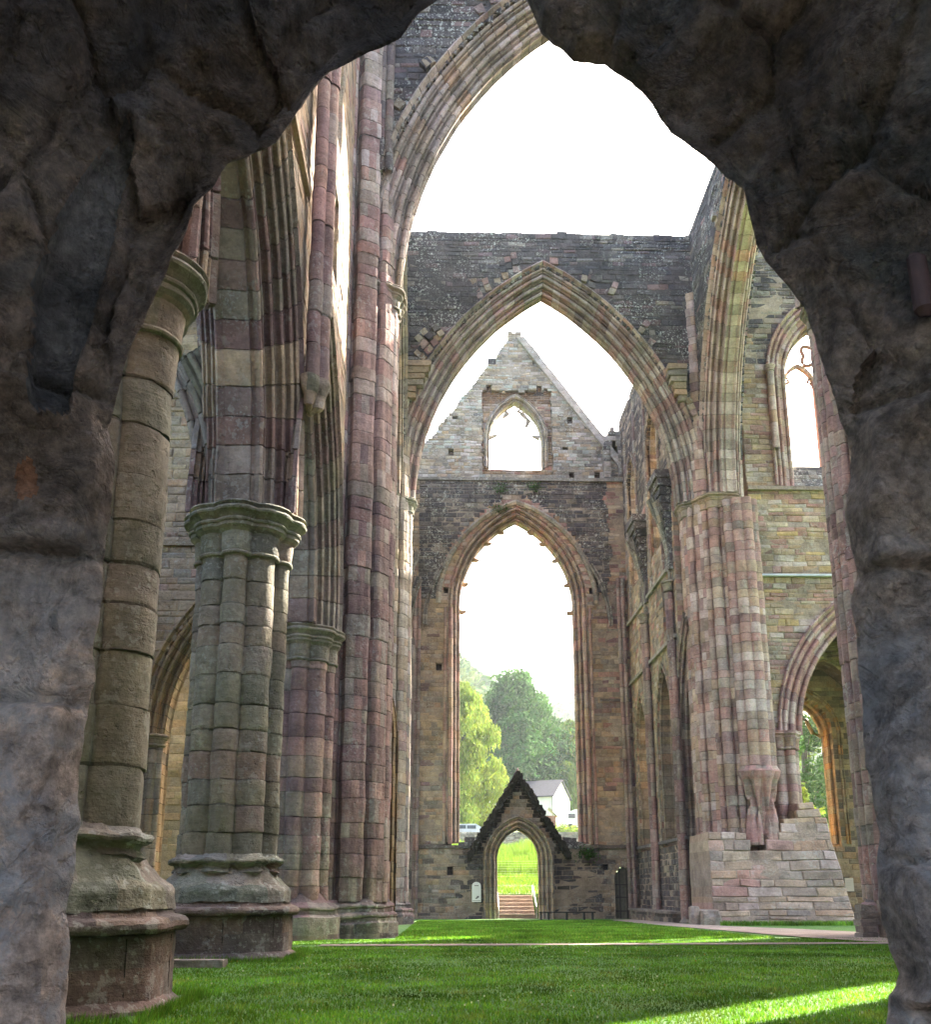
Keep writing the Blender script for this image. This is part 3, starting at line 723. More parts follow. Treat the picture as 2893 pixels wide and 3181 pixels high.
b = MB(); masonry(b, mapXr(XW), 38.6, 49.5, gE-.2, 26.8, sol, palW, ch=(.16, .3), ln=(.25, .6), relief=.05, thick=.75); b.erode(.02, 1.5); b.build('wall', M_rub, t)
b = MB()                                    # back skin closing the blind arches, one window left open
masonry(b, mapXr(XW+.8), 38.6, 49, gE-.2, 26.3, lambda u, z: not (abs(u-46.9) < .55 and 5 < z < 8.8) and not (abs(u-46.9) < .7 and 16.5 < z < 22) and not (abs(u-41.9) < .7 and 16.5 < z < 22) and not (abs(u-45.9) < .2 and 11.8 < z < 14.2), P_((BUFF, 5), (GREY, 3), (RED, 1)), thick=.7, relief=.03); b.build('back_wall', M_aisle, t)
for A in (w1, w2):
    b = MB(); sweep_arch(b, mapXr(XW+.35), A, orders([(.3, 0), (.14, .14), (0, .3)], .07, .8), P_((BUFF, 2), (GREY, 3), (GREEN, 2)), 14, legs=2.9, ch=.45); b.build('blind_arch_moulding', M_ash, t)
for A in (c1, c2):
    b = MB(); sweep_arch(b, mapXr(XW+.35), A, orders([(.45, 0), (.3, .1), (.14, .22), (0, .34)], .06, .8), P_((PALE, 2), (BUFF, 2), (GREY, 2), (PURP, 1)), 14, legs=14.5, ch=.5); b.build('clerestory_moulding', M_lich, t)
b = MB(); sweep_arch(b, mapXr(XW+.45), op3, orders([(.7, 0), (.5, .1), (.25, .25), (0, .38)], .08, 1.0), P_((PURP, 2), (GREY, 3), (BUFF, 1)), 14, legs=gz(38), ch=.4, sides=(1,)); b.build('arch_moulding', M_ash, t)
b = MB()
for (y0, y1) in ((38.9, 43.9), (44.6, 48.9)):
    b.box((XW-.16, y0, 11.2), (XW+.02, y1, 11.36), jit(GREY[1])); b.box((XW-.16, y0, 14.35), (XW+.02, y1, 14.5), jit(GREY[3])); b.box((XW-.12, y0, 2.95), (XW+.02, y1, 3.08), DARK[3])
b.build('string_course', M_lich, t)
for (y0, base) in ((44.25, gE), (39.2, gE)):
    b = MB(); pier_shaft(b, XW-.1, y0, [(-.06, .15, .1), (-.06, -.15, .1), (-.18, 0, .09)], ('c', .14), base+.25, 13.2, P_((PURP, 2), (PINK, 2), (GREY, 3)), 36, (.5, .9))
    pier_rings(b, XW-.1, y0, [(-.06, .15, .1), (-.06, -.15, .1), (-.18, 0, .09)], ('c', .14), cap_prof(13.7, .45, .13), P_((GREEN, 1), (GREY, 1)), 36)
    pier_rings(b, XW-.1, y0, [], ('o', .22), [(base, .1), (base+.15, .1), (base+.2, .05), (base+.3, .0)], P_((GREY, 1)), 36)
    b.erode(.01, 2); b.build('wall_shaft', M_ash, t)
    Ar = Arch(XW-4.3, 4.15, 7.5, 13.7)
    for a_ in (0, -.5, .5):
        def mm(u, w_, z, a_=a_, y0=y0):
            du = (XW-.1) - u; return (XW-.1 - du*math.cos(a_) - w_*math.sin(a_), y0 + du*math.sin(a_) - w_*math.cos(a_), z)
        b = MB(); sweep_arch(b, mm, Ar, orders([(.35, 0), (.18, .08), (0, .12)], .05, .34), P_((GREY, 3), (GREEN, 2), (BUFF, 1)), 26, sides=(1,), t1=.42 if a_ == 0 else rnd(.3, .45)); b.erode(.02, 2); b.build('broken_rib', M_lich, t)
    b = MB()
    for k in range(12):                    # ragged vault fill behind the ribs
        zz = 14.2+k*.36; L = .08+.005*k*k
        b.box((XW-.1-L*.9, y0-.3-L*.7, zz), (XW+.02, y0+.3+L*.7, zz+.35), jit(random.choice(DARK)))
    b.erode(.07, 1.8); b.build('vault_fill', M_dark, t)
b = MB()
for y0 in (43.0, 47.9, 40.4, 45.4): pier_shaft(b, XW-.03, y0, [], ('c', .09), 14.5, 25, P_((GREY, 2), (PURP, 1), (BUFF, 1)), 12, (.5, .9))
b.build('clerestory_shaft', M_lich, t)
t = thing('stone_ledge', 'low stone ledge along the foot of the far side wall beside the small door', 'ledge', (9.3, 43, gE))
b = MB(); masonry(b, mapXr(9.1), 39.5, 48.3, gE-.2, gE+.42, lambda u, z: True, P_((GREY, 2), (DARK, 2)), thick=.7, relief=.03)
b.box((9.0, 39.45, gE+.42), (9.8, 48.3, gE+.52), jit(GREY[0])); b.erode(.03, 2); b.build('ledge', M_rub, t)

# south transept east side (left, almost hidden)
t = thing('transept_far_arcade', 'sliver of the far transept arcade wall behind the left crossing pier', 'arcade wall', (-1.9, 43, gE))
oa, ob = Arch(41.6, 1.9, 3.6, 6.7), Arch(46.4, 1.7, 3.4, 6.7)
b = MB(); masonry(b, mapXl(-1.85), 38.6, 49.2, gE-.2, 23.0, lambda u, z: not oa.inside(u, z, .3) and not ob.inside(u, z, .3) and not (16.5 < z < 20 and (abs(u-41.6) < .8 or abs(u-46.4) < .8)), P_((GREY, 3), (BUFF, 2), (DARK, 1)), thick=1.3); b.erode(.02, 1.5); b.build('wall', M_rub, t)
for A in (oa, ob):
    b = MB(); sweep_arch(b, mapXl(-2.5), A, orders([(.4, 0), (.2, .2), (0, .4)], .08, 1.4), P_((GREY, 3), (PURP, 1)), 14, legs=gE); b.build('arch_moulding', M_ash, t)
Ar = Arch(2.5, 4.15, 7.2, 13.7)
for y0 in (44.2, 48.6):
    b = MB()
    sweep_arch(b, mapY(y0), Ar, orders([(.35, 0), (.18, .08), (0, .12)], .05, .34), P_((GREY, 3), (DARK, 2)), 26, sides=(-1,), t1=.36); b.erode(.02, 2); b.build('broken_rib', M_lich, t); b = MB()
    pier_shaft(b, -1.7, y0, [(.06, .15, .1), (.06, -.15, .1), (.16, 0, .1)], ('c', .14), gE, 13.6, P_((PURP, 1), (GREY, 3), (DARK, 1)), 32, (.5, .9)); b.build('wall_shaft', M_ash, t)

# ------------------------------------------------------------------ nave south arcade, clerestory and aisle (right)
t = thing('nave_wall', 'buff and pink nave wall with clerestory window over a moulded arcade arch, between the two right piers', 'wall', (16.8, 37.8, gz(37)))
NA = [Arch(16.95+6.75*k, 2.65, 4.75, 6.95) for k in range(4)]
NC = [Arch(16.45+6.9*k, 1.5, 2.7, 22.6) for k in range(4)]
def sol(u, z):
    for A in NA:
        if A.inside(u, z, 1.0): return False
    for A in NC:
        if A.inside(u, z, .9) and z > 17.4: return False
    return z < 32.8 + .4*noise.noise(Vector((u, 5, 0)))  # unseen top raised so it keeps the sun off the left piers
def palN(u, z):
    if z > 24.5 or NC[0].inside(u, z, 1.9) and z > 23: return jit(random.choice(DARK+DARK+GREY))
    return jit(random.choice(BUFF+BUFF+PINK+PALE+[(.42, .33, .17)]+PURP[2:3]))
b = MB(); masonry(b, mapY(37.6), 12.7, 41, 6.9, 33.4, sol, palN, ch=(.14, .3), ln=(.3, .9), relief=.06, thick=1.3); b.erode(.05, .9, .025, 3); b.build('wall', M_rub, t)
for A in NA:
    b = MB(); sweep_arch(b, mapY(38.3), A, orders([(.98, 0), (.72, .1), (.38, .3), (0, .5)], .09, 1.5, .12), P_((PINK, 3), (PALE, 2), (PURP, 1), (BUFF, 1)), 14); b.erode(.012, 1.5); b.build('arch_moulding', M_ashR, t)
for k, A in enumerate(NC):
    b = MB(); sweep_arch(b, mapY(38.45), A, orders([(.95, 0), (.72, .12), (.5, .3), (.12, .7), (0, .9)], .07, 1.9, .12), P_((PINK, 2), (BUFF, 2), (PALE, 2)), 12, legs=17.4, ch=.4)
    b.build('clerestory_moulding', M_ashR, t)
    b = MB()                                # two lights, a mullion and a quatrefoil
    m_ = A.mid
    b.box((m_-.09, 38.55, 18.7), (m_+.09, 38.8, 23.0), jit(PINK[0]))
    for sg in (-1, 1):
        sweep_arch(b, mapY(38.68), Arch(m_+sg*.74, .62, .95, 22.6), [(.14, .12, 0), (0, .1, 0), (0, -.1, 0), (.14, -.12, 0)], P_((PINK, 1), (BUFF, 1)), 8)
        for q in (-1, 1): b.tube([(m_+sg*.74+q*.62, 38.68, 22.75), (m_+sg*.74+q*.42, 38.68, 22.85), (m_+sg*.74+q*.5, 38.68, 23.1)], [.1, .07, .04], jit(PINK[0]), 6)
    pts = [(m_+(.5-.1*math.cos(4*a))*math.cos(a), 38.68, 24.15+(.5-.1*math.cos(4*a))*math.sin(a)) for a in [2*math.pi*i/40 for i in range(41)]]
    b.tube(pts, .085, jit(PINK[0]), 7); b.build('tracery', M_ashR, t)
    b = MB(); masonry(b, lambda u, w_, z: (u, 37.75+(z-17.4)*.55-w_, z), m_-1.6, m_+1.6, 17.4, 18.72, lambda u, z: True, P_((DARK, 3), (GREY, 1)), thick=.5, relief=.03); b.build('sill', M_lich, t)
b = MB(); b.box((12.7, 37.42, 17.2), (41, 37.62, 17.36), jit(GREY[1])); b.erode(.03, 2); b.build('string_course', M_rub, t)
M_lead = simple('lead', (.42, .44, .48), .5, 5, .01)
b = MB(); b.box((12.9, 37.40, 13.42), (20.2, 37.62, 13.50), W1); b.erode(.03, 1.4); b.build('lead_flashing', M_lead, t)
for k in range(3):
    b = MB(); x = 20.3+6.75*k; pier_shaft(b, x, 38.3, SH_A, ('o', .46), gE, 6.2, g_sw, 64); pier_rings(b, x, 38.3, SH_A, ('o', .5), cap_prof(6.95, .75, .22), g_sw, 64); b.build('nave_pier', M_ashR, t)
for side_x in (14.35,):
    b = MB(); pier_shaft(b, side_x-.35, 37.35, [], ('c', .14), 19, 22.6, P_((PALE, 1), (BUFF, 1)), 16, (.5, .8)); pier_rings(b, side_x-.35, 37.35, [], ('c', .14), cap_prof(22.9, .3, .08), P_((PALE, 1)), 16); b.build('clerestory_shaft', M_ashR, t)

t = thing('aisle_outer_wall', 'brown aisle wall with traceried window opening onto trees, seen through the right arcade arch', 'wall', (17, 44, gz(44)))
Aa = Arch(16.8, 1.05, 1.6, 8.0)
b = MB(); masonry(b, mapY(44), 10.9, 32, gz(44)-.2, 13, lambda u, z: not (Aa.inside(u, z, .1) and z > 3.0) and not (Arch(23.3, 1.05, 1.6, 8.0).inside(u, z, 0) and z > 3.0), P_((BUFF, 3), (GREY, 3), (DARK, 2)), thick=1.3, relief=.06); b.build('wall', M_aisle, t)
b = MB(); sweep_arch(b, mapY(44.6), Aa, orders([(.5, 0), (.3, .15), (.12, .4), (0, .55)], .06, 1.4), P_((BUFF, 2), (GREY, 2), ([(.42, .24, .1)], 2)), 14, legs=3.0, ch=.4); b.build('window_moulding', M_aisle, t)
b = MB(); sweep_arch(b, mapY(44.9), Arch(16.8, .98, 1.5, 8.0), [(.1, .12, 0), (-.05, .1, 0), (-.05, -.1, 0), (.1, -.12, 0)], P_((BUFF, 1)), 8)
for sg in (-1, 1): b.tube([(16.8+sg*1.0, 44.9, 8.0), (16.8+sg*.6, 44.9, 8.15), (16.8+sg*.35, 44.9, 8.75), (16.8, 44.9, 9.0)], [.12, .09, .08, .08], jit(BUFF[0]), 6)
b.build('tracery', M_aisle, t)
t = thing('aisle_vault', 'dark ribbed stone vault over the aisle, inside the right arcade arch', 'vault', (17, 41.5, 6.7))
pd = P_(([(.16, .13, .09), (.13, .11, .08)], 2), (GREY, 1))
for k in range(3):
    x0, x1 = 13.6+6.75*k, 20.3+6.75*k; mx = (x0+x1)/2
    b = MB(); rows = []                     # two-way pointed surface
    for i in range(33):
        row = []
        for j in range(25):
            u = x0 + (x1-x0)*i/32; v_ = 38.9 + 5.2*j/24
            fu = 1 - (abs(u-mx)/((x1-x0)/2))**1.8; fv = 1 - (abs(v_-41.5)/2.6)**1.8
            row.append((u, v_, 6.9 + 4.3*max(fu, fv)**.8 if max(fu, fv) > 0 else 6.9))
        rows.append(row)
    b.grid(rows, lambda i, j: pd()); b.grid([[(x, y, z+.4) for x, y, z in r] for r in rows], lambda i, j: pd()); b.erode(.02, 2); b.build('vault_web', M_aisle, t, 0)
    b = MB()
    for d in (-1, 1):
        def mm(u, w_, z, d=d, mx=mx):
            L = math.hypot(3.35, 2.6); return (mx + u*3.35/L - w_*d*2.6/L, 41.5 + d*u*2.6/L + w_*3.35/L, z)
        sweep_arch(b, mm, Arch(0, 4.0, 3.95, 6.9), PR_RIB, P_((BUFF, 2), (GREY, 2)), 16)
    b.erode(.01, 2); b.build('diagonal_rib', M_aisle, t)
    b = MB(); sweep_arch(b, lambda u, w_, z, x0=x0: (x0 + w_, u, z), Arch(41.5, 2.45, 3.8, 6.9), PR_RIB, P_((BUFF, 2), (GREY, 2)), 14); b.build('transverse_rib', M_aisle, t)

# ------------------------------------------------------------------ north transept west wall (out of frame, casts the shade) and north wall round the doorway
t = thing('transept_west_wall', 'tall rubble wall beyond the right doorway jamb with a slit window letting a band of sun on the lawn', 'wall', (10.4, 12, 0))
b = MB(); masonry(b, mapXr(10.2), 2.5, 22.3, -.3, 22.5, lambda u, z: not (15.1 < u < 16.4 and 3.5 < z < 13.5) and not (21.3 < u < 22.4 and 13.8 < z < 17.5), P_((BUFF, 3), (GREY, 3), (PURP, 1)), ch=(.3, .5), ln=(.5, 1.2), thick=.45); b.build('wall', M_rub, t)  # openings placed, and wall kept thin, to throw sun bands onto the lawn
t = thing('transept_north_wall', 'rubble wall around and above the dark stone doorway', 'wall', (0, 2.4, 0))
b = MB(); masonry(b, lambda u, w_, z: (u, 2.85+w_, z), -9, 10.2, -.3, 12, lambda u, z: not (abs(u-.1) < 2.1 and z < 4.7), P_((BUFF, 3), (GREY, 3), (PURP, 1)), ch=(.3, .5), ln=(.5, 1.2), thick=.6); b.build('wall', M_rub, t)
t = thing('chapel_east_wall', 'outer chapel wall on the far left behind the piers', 'wall', (-9, 13, 0))
b = MB(); masonry(b, mapXl(-9.3), 2.5, 24, -.3, 10, lambda u, z: not (abs(u-11.6) < 1.3 and 3 < z < 8) and not (abs(u-18.4) < 1.3 and 3 < z < 8), P_((BUFF, 3), (GREY, 3)), ch=(.3, .5), ln=(.5, 1.2), thick=1.2); b.build('wall', M_rub, t)

# ------------------------------------------------------------------ ground, paths
b = MB(); rows = []
for i in range(61):
    x = -40+ i*100/60
    rows.append([(x, y, gz(y) + .015*noise.noise(Vector((x*.4, y*.4, 0)))) for y in [2.6+k*.8 for k in range(60)]])
b.grid(rows, lambda i, j: W1); tag(b.build('lawn', M_grass, None), 'short green lawn inside the ruined church', 'lawn', kind='structure')
def strip(name, pts, lab):
    b = MB(); b.grid([[(x0, y0, gz(y0)+.022), (x1, y1, gz(y1)+.022)] for x0, y0, x1, y1 in pts], lambda i, j: W1)
    tag(b.build(name, M_gravel, None), lab, 'path', kind='structure')
strip('path', [(-2.2+k*.6, 18.15+.04*k+.1*noise.noise(Vector((k*.5, 0, 0))), -2.2+k*.6, 18.85+.04*k+.12*noise.noise(Vector((k*.5, 5, 0)))) for k in range(22)], 'thin pale gravel strip running across the lawn')
cur = [(7.6, 45.5, 8.8, 46.5), (7.4, 38, 9.0, 40), (7.7, 32, 9.0, 35.5), (7.9, 28, 9.6, 32.5), (8.0, 25, 10.5, 29.5), (8.2, 22, 11, 26.5), (8.6, 19.6, 12, 24), (9.4, 18.7, 12, 21)]
fine = []
for a, c in zip(cur, cur[1:]):
    for k in range(6): fine.append(tuple(a[i]+(c[i]-a[i])*k/6 + .08*noise.noise(Vector((k, i, a[0]*3))) for i in range(4)))
strip('path', fine, 'wide pinkish gravel path curving from the far door to the right')

# grass blades
b = MB()
def blade(x, y, h, wd):
    a = rnd(0, 6.28); dx, dy = math.cos(a)*wd, math.sin(a)*wd; lx, ly = rnd(-.5, .5)*h, rnd(-.5, .5)*h; z = gz(y)
    n = len(b.v); b.v += [(x-dx, y-dy, z), (x+dx, y+dy, z), (x+lx, y+ly, z+h)]; b.f.append((n, n+1, n+2)); g = rnd(.6, 1.35)*(1+.55*noise.noise(Vector((x*.7, y*.7, 5)))+.45*noise.noise(Vector((x*2.5, y*2.2, 1)))); e_ = max(0, noise.noise(Vector((x*2.3, y*1.7, 9)))-.25)*1.6
    if random.random() < .03: e_ = 1.2
    b.c.append((g*(rnd(.8, 1.3)+e_), g*(1+.15*e_), g*(.8+e_)))
def onpath(x, y): return 18.1 < y-.04*(x+2.2)/.6 < 18.9
PL = [(-3.27, 8.5, 1.05), (-3.20, 14.9, 1.05), (-2.5, 23.4, 1.6)]
for k in range(190000):
    y = 6.3 + 16*random.random()**1.4; x = rnd(-4.3, .52*y+.8)
    if onpath(x, y) or any(abs(x-px) < r and abs(y-py) < r for px, py, r in PL): continue
    n_ = .5+.5*noise.noise(Vector((x*1.5, y*1.5, 0)))
    blade(x, y, rnd(.014, .034)*(.6+.9*n_), .0035+.0003*y)
for k in range(60000):
    y = rnd(22, 44); x = rnd(-1, 9)
    if 7.4 < x and y > 19: continue
    blade(x, y, rnd(.04, .07), .012)
for px, py, r in PL[:2]:                    # longer tufts against the plinths
    for k in range(3500):
        s_ = rnd(-r, r); q = random.choice(((r+.02, s_), (s_, -r-.02), (s_, r+.02)))
        blade(px+q[0]+abs(random.gauss(0, .05)), py+q[1]-abs(random.gauss(0, .04)), rnd(.04, .11), .005)
for k in range(5000):
    blade(rnd(9.7, 14.8), 34.9-abs(random.gauss(0, .2)), rnd(.08, .2), .012)
for k in range(420):                        # clover heads and fallen leaves
    y = 6.5 + 14*random.random()**1.5; x = rnd(-4, .5*y); z = gz(y)+.035; s_ = rnd(.004, .009)
    if noise.noise(Vector((x*.8, y*.8, 2))) < .05: continue
    c_ = (4, 2, 9) if random.random() < .75 else (2.2, .7, .8)
    b.quad([(x-s_, y, z-s_), (x+s_, y, z-s_), (x+s_, y+.004, z+s_), (x-s_, y+.004, z+s_)], c_)
tag(b.build('grass', M_blade, None, 0), 'fine upright grass blades covering the lawn', 'grass', kind='stuff')

# kerb stone by second pier
t = thing('kerb_stone', 'long flat stone slab set in the grass between the two left piers', 'stone slab', (-3, 12.9, 0))
b = MB(); b.box((-4.4, 12.75, -.1), (-2.72, 13.1, .1), GREY[0]); b.erode(.03, 2); b.build('slab', M_ash, t)
# loose blocks by the far right pier
for k, (x, y, sx, h, lb) in enumerate(((9.0, 35.6, .16, .62, 'upright narrow stone block, left of two beside the rubble footing'), (9.5, 35.5, .34, .5, 'squat square stone block, right of two beside the rubble footing'))):
    b = MB()
    pier_rings(b, x, y, [], ('s', sx), [(-.6, 0), (gz(y)+h*.5, 0.01), (gz(y)+h, -.02), (gz(y)+h+.03, -.06)], P_((GREY, 1)), 32); b.erode(.05, 3)
    o = b.build('stone_block', M_ash, None); tag(o, lb, 'stone block')

# ------------------------------------------------------------------ bench, signs, steps, rails
t = thing('low_bench', 'long low black bench on short legs in front of the far wall', 'bench', (5.8, 46.6, gE))
M_blk = simple('black_timber', (.018, .017, .016), .6, 20, .004)
b = MB()
for k in range(3): b.box((4.55, 46.45+k*.14, gE+.34), (7.15, 46.55+k*.14, gE+.39), W1)
b.build('seat', M_blk, t)
for x in (4.6, 4.95, 5.8, 6.6, 7.0):
    b = MB(); b.box((x, 46.5, gE), (x+.07, 46.8, gE+.34), W1); b.build('leg', M_blk, t)
M_white = simple('white_board', (.72, .72, .70), .5, 0, 0, .06)
M_ink = simple('ink', (.12, .10, .10), .6, 0, 0, .1)
t = thing('information_board', 'white round topped information board on the dark wall left of the doorway', 'sign', (1.72, 48.9, .6))
b = MB(); n0 = 0; prof = [(1.5, .45), (1.94, .45), (1.94, 1.2)] + [(1.72+.22*math.cos(R(a)), 1.2+.2*math.sin(R(a))) for a in range(15, 180, 15)] + [(1.5, 1.2)]
for y in (48.82, 48.87): b.v += [(x, y, z) for x, z in prof]
k = len(prof); b.f = [tuple(range(k)), tuple(range(2*k-1, k-1, -1))] + [(i, (i+1) % k, k+(i+1) % k, k+i) for i in range(k)]; b.c = [W1]*len(b.f)
b.build('panel', M_white, t, 0)
for q in (((1.62, 1.2, 1.82, 1.235),), ((1.53, .50, 1.91, .52),), ((1.66, .60, 1.76, .64), (1.70, .63, 1.80, .67), (1.74, .66, 1.84, .73))):
    b = MB()
    for x0, z0, x1, z1 in q: b.box((x0, 48.812, z0), (x1, 48.818, z1), W1)
    b.build('printed_mark', M_ink, t)
M_cream = simple('cream_card', (.55, .47, .36), .6, 0, 0, .1)
for x, lb in ((17.35, 'left of two cream notice panels on the aisle wall'), (18.05, 'right of two cream notice panels on the aisle wall')):
    t = thing('notice_panel', lb, 'sign', (x, 43.9, 1.1), 'notices on the aisle wall')
    b = MB(); b.box((x-.19, 43.83, .95), (x+.19, 43.87, 1.52), W1); b.build('board', M_cream, t)
    b = MB()
    for q in range(6): b.box((x-.13, 43.822, 1.05+q*.07), (x+rnd(.04, .13), 43.828, 1.06+q*.07), W1)
    b.build('faint_lines', simple('faded_ink', (.4, .33, .25)), t)
t = thing('stone_steps', 'brown steps with pale nosings climbing to the field through the doorway', 'steps', (3.8, 51, gE))
M_step = simple('step_brown', (.24, .185, .155), .85, 8, .02); M_nose = simple('step_nosing', (.55, .46, .40), .8)
for k in range(6):
    z = gE + .03 + .18*k; b = MB(); b.box((2.95, 50.4+.33*k, gE-.2), (4.72, 50.4+.33*(k+1)+.6, z+.15), W1); o = b.build('step', M_step, t)
    b = MB(); b.box((2.95, 50.37+.33*k, z+.152), (4.72, 50.47+.33*k, z+.185), W1); b.build('nosing', M_nose, o)
M_rail = simple('painted_rail', (.55, .55, .54), .4)
for x in (2.88, 4.78):
    b = MB(); b.tube([(x, 50.3, gE), (x, 50.3, gE+.55), (x, 52.3, 1.25), (x, 52.6, 1.25), (x, 52.6, .7)], .03, W1, 8); b.build('handrail', M_rail, t)
t = thing('wire_fence', 'thin wire fence crossing the field behind the steps', 'fence', (4, 60, 1.2))

# ------------------------------------------------------------------ land outside
def land(x, y):
    z = .75
    if y > 52.5: z += (y-52.5)*.122 if y < 86 else 33.5*.122 + (min(y, 130)-86)*.135
    if y > 130: z += (y-130)*.03
    h = 78*math.exp(-((x+60)/75)**2) * min(1, max(0, (y-150)/110))**1.2
    h += 72*min(1, max(0, (y-260)/240))**1.1 * (.72+.28*math.exp(-((x-80)/60)**2)) * (.92+.15*noise.noise(Vector((x*.012, 2, 0))))
    if y < 52.5: z = .6
    return z*1 + h + (.25*noise.noise(Vector((x*.1, y*.1, 0))) if y > 56 else 0)
for k in range(5):
    y = 61
    b = MB()
    if k < 2: pass
for x in (-4, 0, 6.2, 9):
    b = MB(); z = land(x, 61); b.tube([(x, 61, z-.2), (x, 61, z+1.1)], .04, W1, 6); b.build('post', M_rail, t)
for q in range(7):
    b = MB(); b.tube([(x, 61, land(x, 61)+.15+.15*q) for x in (-4, 0, 2, 3.8, 4.9, 9)], .006, W1, 4); b.build('wire', M_rail, t)
b = MB(); ys = [50.6+.6*k for k in range(70)] + [93+2.5*k for k in range(45)] + [206+9*k for k in range(60)]
xs = [-260+6*k for k in range(40)] + [-20+.8*k for k in range(60)] + [28+5*k for k in range(80)]
def lz(x, y):
    z = land(x, y)
    if y < 52.9 and 2.7 < x < 4.95: return min(z, gE-.3)
    return z
b.grid([[(x, y, lz(x, y)) for y in ys] for x in xs], lambda i, j: W1)
M_hill = leaf_mat('hill_wood', (.055, .11, .03), .15, .5)
o = b.build('field', M_field, None); tag(o, 'pale green field rising to wooded hills beyond the ruin', 'field', kind='structure')
# ground on the aisle side and around
b = MB(); b.box((-400, -60, -2.2), (400, 50, -.9), W1); tag(b.build('ground', M_field, None), 'grass ground around the ruin', 'ground', kind='structure')

# long grass in the field seen through the doorway
b = MB()
for k in range(45000):
    y = rnd(53, 84); x = 3.8 + rnd(-4.5, 5.5); n_ = noise.noise(Vector((x*.5, y*.3, 0)))
    h = rnd(.1, .25) if y < 64 else rnd(.3, .7)*(1+n_)
    z = land(x, y); a = rnd(0, 6.28); wd = .02; g = rnd(.7, 1.3)
    n = len(b.v); b.v += [(x-math.cos(a)*wd, y-math.sin(a)*wd, z), (x+math.cos(a)*wd, y+math.sin(a)*wd, z), (x+rnd(-.1, .1), y+rnd(-.1, .1), z+h)]; b.f.append((n, n+1, n+2)); b.c.append((g*1.2, g, g))
tag(b.build('meadow_grass', leaf_mat('meadow', (.10, .19, .04)), None, 0), 'tall meadow grass beyond the doorway steps', 'meadow', kind='stuff')

t = thing('boundary_wall', 'long low grey stone wall across the field behind the gabled doorway', 'wall', (4, 86, 4.8))
b = MB()
masonry(b, lambda u, w_, z: (u, 86-w_, z+land(0, 85.8)), -25, 45, -.3, 1.25, lambda u, z: True, P_((GREY, 3), (DARK, 1), (PALE, 1)), ch=(.15, .25), ln=(.2, .5), thick=.4, relief=.05); b.build('wall', M_lich, t)

# cottage
t = thing('white_cottage', 'cream rendered cottage with grey slate roof behind the boundary wall', 'house', (12, 118, 9))
zg = land(13, 118)
from mathutils import Matrix
ang = R(24)
def hm(x, y, z): return (13.2 + x*math.cos(ang) - y*math.sin(ang), 116 + x*math.sin(ang) + y*math.cos(ang), zg + z)
M_rend = simple('cream_render', (.62, .60, .52), .85, 4, .01, .08); M_slate = simple('slate', (.03, .03, .038), .95, 6, .03, .3); M_glass = simple('window_glass', (.05, .07, .09), .1)
# long axis along local x; right gable end faces the camera's right
L_, D_ = 9.5, 5.6; EV, RG = 2.9, 4.9
ang = R(-28)
b = MB(); b.box((-L_, 0, -1.5), (0, D_, EV), W1, hm)
n = len(b.v); b.v += [hm(0, 0, EV), hm(0, D_, EV), hm(0, D_/2, RG-.05), hm(-L_, 0, EV), hm(-L_, D_, EV), hm(-L_, D_/2, RG-.05)]
b.f += [(n, n+1, n+2), (n+3, n+5, n+4)]; b.c += [W1, W1]; b.build('wall', M_rend, t, 0)
b = MB()
for y0, y1 in ((-.25, D_/2), (D_+.25, D_/2)):
    e = EV-.18
    pts = [hm(-L_-.2, y0, e), hm(.2, y0, e), hm(.2, y1, RG), hm(-L_-.2, y1, RG)]; up = [(x, y, z+.14) for x, y, z in pts]
    n = len(b.v); b.v += pts + up; b.f += [(n, n+1, n+2, n+3), (n+4, n+5, n+6, n+7), (n, n+1, n+5, n+4), (n+1, n+2, n+6, n+5), (n+3, n, n+4, n+7)]; b.c += [W1]*5
b.build('roof', M_slate, t, 0)
for x in (-3.2, -7.0):
    b = MB(); b.box((x, -.06, 1.3), (x+.9, .02, 2.5), W1, hm); o = b.build('window', M_white, t, 0)
    b = MB(); b.box((x+.08, -.08, 1.38), (x+.41, -.055, 2.42), W1, hm); b.box((x+.49, -.08, 1.38), (x+.82, -.055, 2.42), W1, hm); b.build('pane', M_glass, o, 0)
b = MB(); b.tube([hm(-.05, -.05, 0), hm(-.05, -.05, EV)], .05, W1, 6); b.build('drainpipe', M_iron, t)
# timber hut, white van, parked car, lamp
t = thing('timber_hut', 'small brown timber hut with pale roof in front of the cottage', 'hut', (11.5, 104, 7))
hx, hy = 11.35, 104; hz = land(hx, hy)
b = MB(); b.box((hx-.75, hy, hz), (hx+.75, hy+1.4, hz+1.5), W1); b.build('wall', simple('hut_timber', (.22, .10, .05), .7, 10, .02), t, 0)
b = MB()
for s_ in (-1, 1):
    p = [(hx+s_*1.0, hy-.2, hz+1.35), (hx+s_*1.0, hy+1.6, hz+1.35), (hx, hy+1.6, hz+2.3), (hx, hy-.2, hz+2.3)]; b.quad(p, W1); b.quad([(x, y, z+.06) for x, y, z in p], W1)
b.build('roof', M_white, t, 0)
t = thing('white_van', 'white camper van parked beside the timber hut', 'van', (14.5, 103, 7))
vz = land(14, 103); pr = [(0, .35), (0, 1.0), (.35, 1.25), (.9, 2.0), (1.3, 2.15), (4.6, 2.15), (4.7, 1.9), (4.7, .35)]
b = MB()
for y in (102.2, 104): b.v += [(12.6+x, y, vz+z) for x, z in pr]
k = len(pr); b.f = [tuple(range(k)), tuple(range(2*k-1, k-1, -1))] + [(i, (i+1) % k, k+(i+1) % k, k+i) for i in range(k)]; b.c = [W1]*len(b.f); b.build('body', M_white, t, 0)
b = MB(); b.box((14.4, 102.17, vz+1.25), (15.4, 102.2, vz+1.75), W1); b.box((13.2, 102.17, vz+1.25), (13.9, 102.2, vz+1.7), W1); b.build('window', M_glass, t, 0)
